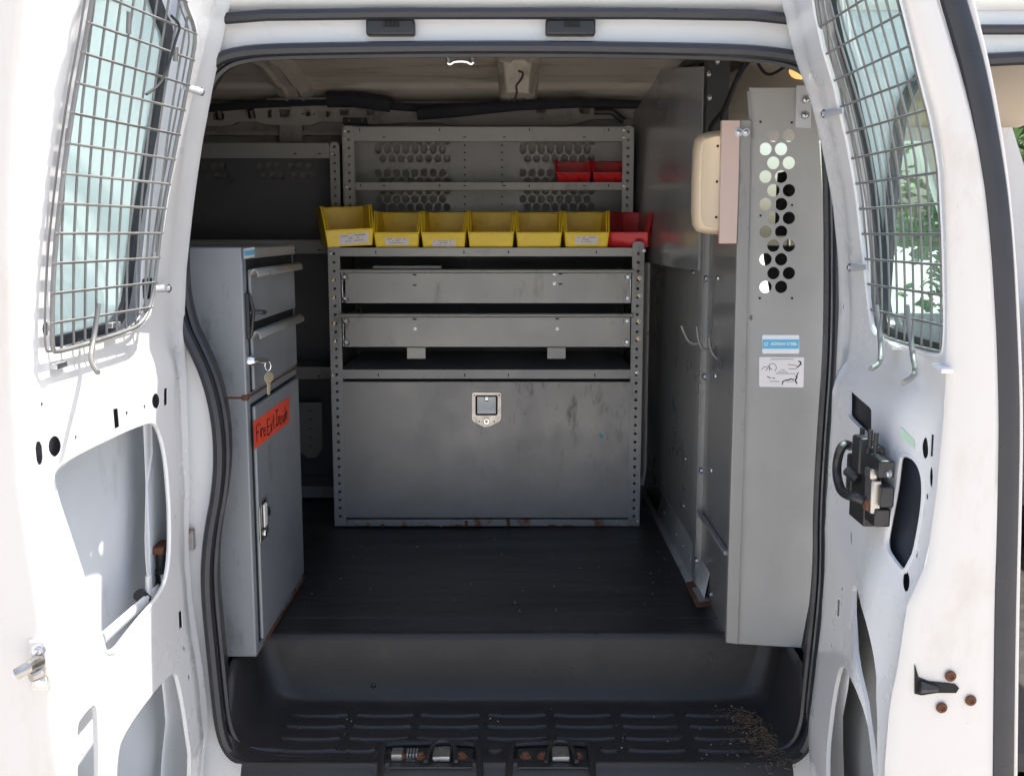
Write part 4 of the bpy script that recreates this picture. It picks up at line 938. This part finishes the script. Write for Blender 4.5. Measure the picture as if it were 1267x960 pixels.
# keys: one in the lock, one hanging from it
ks = thing('keys', 'pair of small keys hanging in the lock of the drawer cabinet', 'keys', p)
def key(c, up_, nrm, mt, parent, L_=.03, r_=.011):
    up_ = Vector(up_).normalized(); nrm = Vector(nrm).normalized(); sd = up_.cross(nrm); c = Vector(c)
    o = [(sd * x + up_ * y) for x, y in [(r_ * math.cos(rad(a)), r_ * math.sin(rad(a))) for a in range(-60, 241, 20)]] + [sd * -.0032 + up_ * (-r_ - L_ * .25), sd * -.0045 + up_ * (-r_ - L_ * .5), sd * -.003 + up_ * (-r_ - L_ * .7), sd * -.0045 + up_ * (-r_ - L_ * .85), up_ * (-r_ - L_), sd * .0035 + up_ * (-r_ - L_ * .9), sd * .0035 + up_ * (-r_ - .001)]
    m = MB(); m.prism([c + q - nrm * .001 for q in o], nrm * .002); return m.build('key', mt, parent, bevel=.0004)
q = p + Vector((.016, 0, 0)); key(q + Vector((.012, .006, 0)), (.9, .45, 0), (.2, -.3, 1), 'chrome_worn', ks, .006, .0125)
MB().tube([q + Vector((.020 + .006 * math.cos(a), .012, -.012 + .010 * math.sin(a))) for a in [k * math.pi / 8 for k in range(16)]], .0012, 6, closed=True).build('key_ring', 'chrome', ks)
key(q + Vector((.021, .014, -.036)), (.05, 0, 1), (.75, -.65, 0), 'brass_bolt', ks, .026, .0115)
# small blue sticker on the header
a_, b_, c_, d_ = [onX(x, y, XC + .0066) for x, y in ((302, 308), (315, 306), (315, 318), (302, 320))]
m = MB(); m.add([d_, c_, b_, a_], [(0, 1, 2, 3)]); st = m.build('maker_sticker', 'sticker_white', hd, smooth=0)
f_ = lambda u, v: a_.lerp(b_, u).lerp(d_.lerp(c_, u), v) + Vector((.0004, 0, 0))
m = MB(); m.add([f_(.02, .75), f_(.98, .75), f_(.98, .22), f_(.02, .22)], [(0, 1, 2, 3)]); m.build('sticker_band', 'blue_print', st, smooth=0)
# lower cabinet door, latch, label
zdt, zdb = zc(304, 507), ZF + .028
m = MB(); m.box(XC - .0005, XC + .0012, yA - .006, yB + .006, zdb - .005, zdt + .005); m.build('door_gap', 'hole_black', lc)
m = MB(); m.box(XC + .0012, XC + .009, yA, yB, zdb, zdt); cdr = m.build('cabinet_door', 'cabinet_grey', lc, bevel=.003, seg=3)
XD = XC + .0094
q = [onX(x, y, XD) for x, y in ((313.5, 522), (358, 490), (358, 522), (315, 556))]
m = MB(); m.add([q[3], q[2], q[1], q[0]], [(0, 1, 2, 3)]); rl = m.build('warning_label', 'orange_label', cdr, smooth=0); lab(rl, 'orange-red label with black handwriting')
G = {'F': [[(0, 0), (0, 1), (.6, 1)], [(0, .55), (.45, .55)]], 'i': [[(.15, 0), (.15, .55)], [(.15, .75), (.15, .8)]], 'r': [[(0, 0), (0, .55)], [(0, .4), (.2, .55), (.38, .5)]],
     'e': [[(0, .3), (.42, .34), (.34, .55), (.1, .52), (0, .25), (.12, .02), (.42, .08)]], 'E': [[(.6, 1), (0, 1), (0, 0), (.6, 0)], [(0, .52), (.45, .52)]],
     'x': [[(0, 0), (.42, .55)], [(0, .55), (.42, 0)]], 't': [[(.18, .95), (.18, .05), (.36, 0)], [(0, .6), (.4, .62)]], 'I': [[(.25, 0), (.25, 1)], [(0, 1), (.5, 1)], [(0, 0), (.5, 0)]],
     'n': [[(0, 0), (0, .55)], [(0, .4), (.2, .56), (.36, .5), (.38, 0)]], 's': [[(.36, .5), (.12, .55), (.02, .42), (.34, .2), (.28, .02), (0, .05)]], 'd': [[(.38, 1), (.38, 0)], [(.38, .4), (.15, .52), (0, .25), (.15, 0), (.38, .15)]]}
pen = 0; strokes = []; x = 0
adv = {'F': .72, 'i': .34, 'r': .5, 'e': .58, 'E': .76, 'x': .56, 't': .5, 'I': .66, 'n': .54, 's': .5, 'd': .56, ' ': .3}
for ch in 'Fire Ext Inside':
    for s_ in G.get(ch, []): strokes.append([(x + a, b) for a, b in s_])
    x += adv[ch]
f_ = lambda u, v: q[0].lerp(q[1], u).lerp(q[3].lerp(q[2], u), 1 - v) + Vector((.0006, 0, 0))
m = MB()
for s_ in strokes:
    pts = [f_(.06 + .88 * a / x, .20 + .56 * b + .06 * math.sin(a * 1.7)) for a, b in s_]
    if len(pts) == 2 and (pts[0] - pts[1]).length < .004: pts[1] = pts[0] + Vector((0, 0, .004))
    m.tube(pts, .0017, 6, flat=.3, up=(0, 1, 0) if abs((pts[1] - pts[0]).normalized().y) < .7 else (0, 0, 1))
m.build('handwriting', 'ink', rl)
q = [onX(x, y, XD) for x, y in ((320, 622), (330, 612), (332, 660), (322, 672))]
yl0, yl1 = q[0].y, q[1].y; zl1, zl0 = q[1].z, q[3].z
m = MB(); m.prism([(XD - .0008, y, z) for y, z in ((yl0, zl1 - .012), (lerp(yl0, yl1, .3), zl1), (yl1, zl1), (yl1 + .004, lerp(zl0, zl1, .5)), (yl1, zl0 + .006), (lerp(yl0, yl1, .6), zl0 + .002), (yl0, zl0))], (.003, 0, 0)); dl = m.build('paddle_latch', 'chrome_worn', cdr, bevel=.001)
ym = (yl0 + yl1) / 2; zm = lerp(zl0, zl1, .62)
MB().box(XD + .0018, XD + .0026, ym - .018, ym + .02, zm - .03, zm + .03).build('latch_recess', 'hole_black', dl)
MB().box(XD + .0024, XD + .007, ym - .014, ym + .010, zm - .026, zm + .024).build('paddle', 'paddle_metal', dl, bevel=.002)
MB().lathe((XD + .002, ym + .022, zm), EX, [(.010, 0), (.010, .006), (.006, .008)], 14).build('lock_ring', 'black_part', dl)
MB().lathe((XD + .002, ym, zl0 + .012), EX, [(.009, 0), (.008, .003), (.004, .004)], 14).build('lock_core', 'chrome', dl)

# ------------------------------------------------------------------ partition
XP = .470
pt_ = thing('partition', 'grey steel cab partition with smoked upper pane and perforated wing', 'partition', (XP, 2.9, ZF))
def zX(px, py, X=XP): return onX(px, py, X).z
zpl = onY(806, 321, 3.56).z; zpr = onX(870, 334, XP).z
YP = 2.545
m = MB(); m.prism([(XP, y, z) for y, z in ((YP, ZF + .03), (3.60, ZF + .03), (3.60, zpl + .02), (YP, zpr + .02))], (.003, 0, 0)); m.build('lower_panel', 'partition_grey', pt_)
m = MB(); m.prism([(XP - .001, y, z) for y, z in ((2.175, ZF + .01), (YP - .02, ZF + .01), (YP - .02, ZF + 1.02), (2.175, ZF + 1.02))], (.003, 0, 0)); m.build('front_panel', 'smoked', pt_)
m = MB(); m.box(XP - .014, XP + .03, YP - .024, YP, ZF + .002, ZF + 1.33); m.box(XP - .016, XP - .0135, YP - .03, YP + .012, ZF + .01, ZF + .99); m.build('post', 'partition_grey', pt_, bevel=.001)
m = MB(); m.box(XP - .018, XP + .036, YP - .03, YP + .012, ZF + 1.00, ZF + 1.33); m.build('upper_post', 'black_part', pt_, bevel=.002)
# bottom flange on the floor
fl0, fl1 = onX(800, 600, XP), onX(893, 770, XP)
m = MB(); m.loft([[(XP + .001, y, ZF + .085), (XP - .003, y, ZF + .075), (XP - .014, y, ZF + .012), (XP - .030, y, ZF + .008), (XP - .030, y, ZF + .006)] for y in (2.40, 2.9, 3.55)], closed=False); m.build('floor_flange', 'partition_grey', pt_, solid=.002)
# diagonal-looking rail on the front panel, rusty foot
a, b = onX(866, 645, XP - .02), onX(899, 690, XP - .02)
m = MB(); m.box(XP - .013, XP - .002, 2.19, YP - .032, a.z - .005, a.z + .005); m.build('panel_rail', 'partition_grey', pt_, bevel=.002)
m = MB(); m.prism([onZ(x, y, ZF + .014) for x, y in ((848, 722), (868, 717), (886, 748), (862, 752))], (0, 0, .004)); m.build('foot_plate', 'rust', pt_, bevel=.002)
m = MB(); m.prism([onZ(x, y, ZF + .019) for x, y in ((856, 728), (867, 726), (878, 743), (866, 745))], (0, 0, .002)); m.build('foot_shim', 'grey_steel_light', pt_)
# smoked pane, creased
yK = 2.78
def pane(p, d):
    y, z = p; k = max(0, (3.0 - abs(y - yK) * 3) / 3); return (XP - .012 + d - .016 * max(0, 1 - abs(y - yK) / .4) - .062 * (y - YP) - .03 * (ZF + 1.1 - z) * sstep(2.7, 3.3, y), y, z)
ztl = onY(790, 141, 3.56).z; ztr = onX(866, 95, XP).z
m = MB(); m.plate([(YP + .012, zpr), (3.57, zpl), (3.57, ztl), (3.1, onX(812, 122, XP).z + .03), (YP + .012, ztr)], [], pane, .006, grid=.07); m.build('smoked_pane', 'pane_smoked', pt_, smooth=10)
m = MB(); m.tube([onY(788, 141, 3.56), onX(817, 112, XP - .012), onX(846, 80, XP - .012), onX(872, 72, XP - .012)], .010, 8, flat=.5); m.build('pane_trim', 'black_part', pt_)
m = MB(); m.prism([Vector((XP + .012, y, z)) for y, z in ((YP, zpr), (3.6, zpl), (3.6, ZF + 1.25), (YP, ZF + 1.33))], (.003, 0, 0)); m.build('upper_panel', 'black_part', pt_)
NX = (-1, 0, 0)
for x, y in ((839, 100), (817, 120), (800, 134)): bolt(onX(x, y, XP - .016) if x > 820 else onX(x, y, XP - .03), pt_, (-1, -.4, 0), .9)
for x, y in ((888, 76), (877, 92), (878, 121)): bolt(onX(x, y, XP - .0185), pt_, (-1, -.5, 0), 1.0)
for x, y in ((874, 345), (872, 466), (868, 582), (862, 693)): bolt(onX(x, y, XP - .0165), pt_, (-1, -.5, 0), 1.15)
for x, y in ((888, 344), (885, 465), (880, 582)): rivet(onX(x, y, XP - .0015), pt_, (-1, -.3, 0), 1.4)
for x, y in ((833, 330), (858, 337), (848, 568), (846, 626), (802, 413), (805, 460), (799, 500)): rivet(onX(x, y, XP - .0005), pt_, (-1, -.3, 0), 1.1)
for x, y in ((808, 611), (817, 625.5), (823, 635), (838, 661), (846, 675), (855, 692), (880, 735)): bolt(onX(x, y, XP - .008), pt_, (-1, -.3, .3), .95)
# wing: perforated plate facing out of the doorway, folded strip
YG = 2.163
def wf(p, d): return (p[0], YG + d, p[1])
wo = [P2(*q, YG) for q in ((927, 109), (1006, 109), (1014, 180), (1021, 300), (1021, 435), (1017, 520), (1013, 600), (1006, 720), (991, 801), (913, 796), (921, 500), (929.5, 220))]
hs = []
for i in range(12):
    y = 167.6 + i * 17.05
    for x in ((957, 976.2) if i % 2 == 0 else (947.3, 966.6)): hs.append(circ(P2(x, y, YG), 7.75 * 2.13 / F, 20))
hs.append([P2(*q, YG) for q in ((927.5, 390), (931, 390), (931, 396), (927.5, 396))])
m = MB(); m.plate(wo, hs, wf, .0025); wing = m.build('wing_panel', 'wing_grey', pt_)
m = MB(); so_ = [P2(*q, YG) for q in ((914, 149), (929, 149), (921, 500), (912.3, 795), (897, 793), (906, 500))]
m.plate(so_, [], lambda p, d: (p[0], YG - .010 + d, p[1]), .010); m.build('wing_strip', 'grey_steel_light', pt_, bevel=.002)
m = MB(); m.prism([onY(x, y, YG - .004) for x, y in ((924.5, 113), (927.5, 113), (933, 172), (930, 172), (916, 172), (916, 149), (927, 149))], (0, .004, 0)); m.build('wing_gusset', 'grey_steel', pt_)
m = MB(); zz0 = onY(900, 795, YG).z; xx = onY(898, 780, YG).x
m.box(xx + .004, xx + .007, YG, YG + .03, zz0 + .004, ZF + 1.05); m.build('wing_return', 'partition_grey', pt_)
for x, y in ((941, 151), (979.6, 152), (980, 254), (941, 267), (940, 369), (980, 369)): dot(onY(x, y, YG - .0006), wing, NY, .8)
m = MB(); m.prism([onY(x, y, YG - .003) for x, y in ((985.5, 106), (1004, 106), (1003.5, 159), (984.5, 157.5))], (0, .0025, 0)); zb_ = m.build('zinc_bracket', 'zinc', pt_, bevel=.0008)
for x, y in ((997, 124), (996, 143)): bolt(onY(x, y, YG - .0032), zb_, NY, 1.15)
# stickers on the wing
def sticker(px, name, m_):
    o = chaikin([P2(*q, YG) for q in px], 0); m = MB(); m.plate(o, [], lambda p, d: (p[0], YG - .0009 + d, p[1]), .0005); return m.build(name, m_, wing, smooth=0)
s_a = sticker(((944, 414.5), (988, 414.5), (988.7, 416), (988.7, 436), (988, 437.5), (944, 437.5), (943, 436), (943, 416)), 'maker_sticker', 'sticker_white')
a, b = onY(943.2, 431.5, YG - .0013), onY(988.6, 420, YG - .0013)
m = MB(); m.add([(a.x, a.y, a.z), (b.x, a.y, a.z), (b.x, a.y, b.z), (a.x, a.y, b.z)], [(0, 1, 2, 3)]); m.build('sticker_band', 'blue_print', s_a, smooth=0)
c = onY(970, 425.7, YG - .0018); text_part('ADRIAN STEEL', .0083, c, (1, 0, 0), (0, 0, 1), 'sticker_white', s_a, bold=.0003)
c = onY(948, 425.7, YG - .0018); MB().tube([c + Vector((.0035 * math.cos(k * .785), 0, .0035 * math.sin(k * .785))) for k in range(8)], .0009, 6, closed=True).build('sticker_emblem', 'sticker_white', s_a)
s_b = sticker(((940, 441.5), (994, 442), (994.7, 443), (994, 478.5), (993, 479.3), (940, 478.5), (939.2, 477), (939.2, 443)), 'map_sticker', 'paper')
def map_line(pts, r_, nm='map_mark'):
    m = MB(); m.tube(chaikin([tuple(onY(939 + u * 55.5, 442 + v * 37, YG - .0013)) for u, v in pts], 1, False), r_, 6, flat=.25, up=(0, 0, 1)); return m
m = MB()
for pts, r_ in (([(.06, .42), (.12, .30), (.2, .34), (.16, .44)], .0005), ([(.24, .45), (.22, .24), (.34, .20), (.40, .34), (.36, .46)], .0005), ([(.2, .3), (.3, .42)], .0005), ([(.64, .24), (.86, .27), (.84, .40), (.66, .38)], .0005),
                ([(.88, .12), (.95, .18), (.90, .28), (.86, .34)], .0012), ([(.92, .14), (.94, .26)], .0012), ([(.82, .62), (.86, .68), (.80, .76), (.85, .88)], .0014), ([(.88, .5), (.84, .64)], .0010),
                ([(.52, .84), (.58, .77), (.66, .76), (.72, .72), (.78, .76)], .0012), ([(.54, .80), (.52, .92)], .0010), ([(.18, .64), (.26, .70)], .0008), ([(.3, .70), (.36, .70)], .0008)):
    t_ = map_line(pts, r_); m.add(t_.v, t_.f)
m.build('map_outline', 'ink', s_b)
m = MB()
for v, u0, u1, n_ in ((.08, .26, .78, 26), (.43, .5, .58, 4), (.50, .42, .64, 12), (.56, .38, .82, 14), (.82, .24, .46, 14), (.83, .62, .78, 8)):
    for k in range(n_):
        a, b = onY(939 + lerp(u0, u1, k / n_) * 55.5, 442 + v * 37, YG - .0012), onY(939 + lerp(u0, u1, (k + .7) / n_) * 55.5, 442 + (v - .028) * 37, YG - .0012)
        m.add([(a.x, a.y, a.z), (b.x, a.y, a.z), (b.x, a.y, b.z), (a.x, a.y, b.z)], [(0, 1, 2, 3)])
m.build('small_print', 'print_grey', s_b, smooth=0)

# cream plastic housing on its pink-tinged board
m = MB(); m.prism([onY(x, y, 2.148) for x, y in ((893, 149), (916, 149), (914, 225), (911.5, 301.5), (890, 301.5), (891.5, 225))], (0, .014, 0))
bd = tag(m.build('mounting_board', 'pink_board', bevel=.001), 'narrow pinkish upright board beside the cream plastic housing', 'board')
for x, y in ((914, 164), (923, 164)): bolt(onY(x, y, 2.1475), bd, NY, 1.1)
bxo = [(891, 162), (876, 164), (866, 167), (860, 173), (857.5, 186), (856, 225), (855.5, 262), (857, 278), (862, 286), (872, 289), (889, 290)]
def shp(k, Y):
    out = []
    for x, y in bxo: out.append(onY(891 + (x - 891) * k, 226 + (y - 226) * lerp(1, k, .35), Y))
    return out
m = MB(); m.loft([shp(.60, 2.166), shp(.70, 2.163), shp(.80, 2.168), shp(.93, 2.185), shp(1, 2.21), shp(1.02, 2.30)])
cb = m.build('housing', 'cream_plastic', bevel=.003, smooth=50); tag(cb, 'cream plastic housing mounted beside the pinkish upright board', 'housing')
for x, y in ((888, 181), (887, 225), (886, 269)): dot(onY(x, y, 2.1655), cb, NY, .9)
# wire coat hook
m = MB(); YH = 2.42
m.tube(chaikin([tuple(onY(x, y, YH)) for x, y in ((891, 378), (891, 405), (891, 419), (884, 430), (873.5, 434), (865, 427), (862, 404))], 2, False), .0032, 8)
m.tube(chaikin([tuple(onY(x, y, YH)) for x, y in ((863.5, 425), (856, 425), (850, 420), (843, 403))], 2, False), .0032, 8)
m.tube(chaikin([tuple(onY(x, y, YH - .03)) for x, y in ((877.5, 418), (879, 432), (884, 441), (892, 447), (902, 444), (908, 440))], 2, False), .0032, 8)
tag(m.build('wire_hook', 'wire_steel'), 'three-pronged wire coat hook on the glossy partition panel', 'hook')
# cables by the roof
def cable(pts, Y, r_, label, mt='cable_black'):
    m = MB(); m.tube(chaikin([tuple(onY(x, y, Y)) for x, y in pts], 3, False), r_, 8); return tag(m.build('cable', mt), label, 'cable')
cable(((945, 60), (922, 78), (905, 112), (898, 135), (886, 148), (880, 156), (878, 168)), 2.36, .0055, 'thick black cable running down from the roof to the cream housing')
cable(((930, 62), (914, 90), (903, 118), (893, 140), (893, 150)), 2.34, .004, 'thinner black cable beside the thick one at the partition top')
cable(((933, 66), (938, 80), (948, 94), (962, 90), (984, 72)), 2.30, .0032, 'thin black wire looping under the cab headliner')
# wiring harness along the far roof rail
m = MB(); m.tube(chaikin([tuple(onY(x, y, 3.50)) for x, y in ((200, 138), (258, 134), (330, 128), (420, 125), (480, 131), (520, 134), (600, 132), (700, 128), (796, 130))], 2, False), .0135, 8)
hn = tag(m.build('wiring_harness', 'foam_black'), 'black foam-wrapped wiring harness along the far roof rail', 'wiring')
m = MB(); m.tube([onY(405, 124, 3.47), onY(440, 124, 3.47), onY(483, 130, 3.47)], .024, 10); m.build('foam_wrap', 'foam_black', hn)
m = MB(); m.tube([onY(516, 142, 3.47), onY(560, 138, 3.47), onY(640, 131, 3.47), onY(720, 128, 3.47)], [.018, .02, .016, .014], 10); m.build('foam_wrap', 'foam_black', hn)
m = MB(); m.tube([onY(330, 123, 3.46), onY(408, 122, 3.46)], .003, 6); m.build('bare_wire', 'wire_steel', hn)
for x in (270, 310): m = MB(); m.tube([onY(x, 136, 3.49), onY(x + 2, 146, 3.50)], .012, 8); m.build('harness_clip', 'black_part', hn)
m = MB(); m.tube([onY(735, 138, 3.50), onY(757, 138, 3.5), onY(772, 150, 3.5)], .011, 8); m.build('connector', 'black_part', hn)

# ------------------------------------------------------------------ debris
m = MB()
for k in range(900):
    t = random.random(); x0 = lerp(915, 982, t) - abs(random.gauss(0, 16 + 10 * t)) + random.gauss(6, 5); y0 = lerp(876, 938, t) + random.gauss(0, 8)
    if y0 < 876: continue
    p = onZ(x0, y0, TZ + .003 + random.random() * .006); 
    if p.x > .585: p.x = .57
    a = random.uniform(0, math.pi); L_ = random.uniform(.003, .013); d = Vector((math.cos(a), math.sin(a), random.uniform(-.2, .3))) * L_
    m.tube([p - d * .5, p + d * .5], random.uniform(.00025, .0007), 4)
o = m.build('dry_debris', 'straw', smooth=0); o['kind'] = 'stuff'; o['label'] = 'dry straw and leaf crumbs in the corner of the step'; o['category'] = 'debris'
m = MB()
for k in range(130):
    z = TZ + .002; x, y = random.uniform(345, 900), random.uniform(874, 940)
    p = onZ(x, y, z)
    if k < 60: p = onZ(random.uniform(380, 860), random.uniform(665, 755), ZF + .001)
    r_ = random.choice((.0004, .0006, .0008, .0013)) ; m.obox(p, (1, random.random(), 0), (-random.random(), 1, 0), (0, 0, 1), r_ * 2, r_ * 1.6, r_)
for k in range(60):
    p = onZ(random.gauss(915, 25), random.uniform(872, 935), TZ + .002); m.obox(p, (1, random.random(), 0), (-.5, 1, 0), (0, 0, 1), .002, .002, .0015)
o = m.build('floor_grit', 'grit', smooth=0); o['kind'] = 'stuff'; o['label'] = 'specks of pale grit scattered on the black floor and step'; o['category'] = 'grit'

# ------------------------------------------------------------------ trees beyond the far side of the van (seen only through glass)
def tree(x, y, h, r, label):
    t = thing('tree', label, 'tree', (x, y, 0), 'trees beyond the van')
    m = MB(); m.tube([(x, y, 0), (x + .1, y, h * .3), (x, y + .1, h * .6), (x + .05, y, h * .9)], [.2, .15, .1, .03], 8)
    for k in range(9):
        a = k * 2.4; z = h * (.25 + .06 * k); m.tube([(x, y, z), (x + math.cos(a) * r * .4, y + math.sin(a) * r * .4, z + .5), (x + math.cos(a) * r * .8, y + math.sin(a) * r * .8, z + .7)], [.06, .04, .015], 6)
    m.build('trunk', 'bark', t)
    m = MB(); cl = [(random.gauss(0, r * .45), random.gauss(0, r * .45), h * random.uniform(.22, 1.0)) for _ in range(46)]
    for k in range(5200):
        c = random.choice(cl); q = Vector((x + c[0] + random.gauss(0, r * .17), y + c[1] + random.gauss(0, r * .17), c[2] + random.gauss(0, h * .05)))
        u = Vector((random.gauss(0, 1), random.gauss(0, 1), random.gauss(0, .6))).normalized(); v = u.orthogonal().normalized(); s_ = random.uniform(.05, .10)
        m.add([q - u * s_, q + v * s_ * .5, q + u * s_, q - v * s_ * .5], [(0, 1, 2, 3)])
    m.build('crown', 'leaf', t, smooth=0)
tree(4.4, 9.6, 4.6, 1.2, 'leafy green tree beyond the cab, seen through the cab window')
tree(5.9, 11.0, 4.4, 1.2, 'broader green tree standing farther back past the cab')
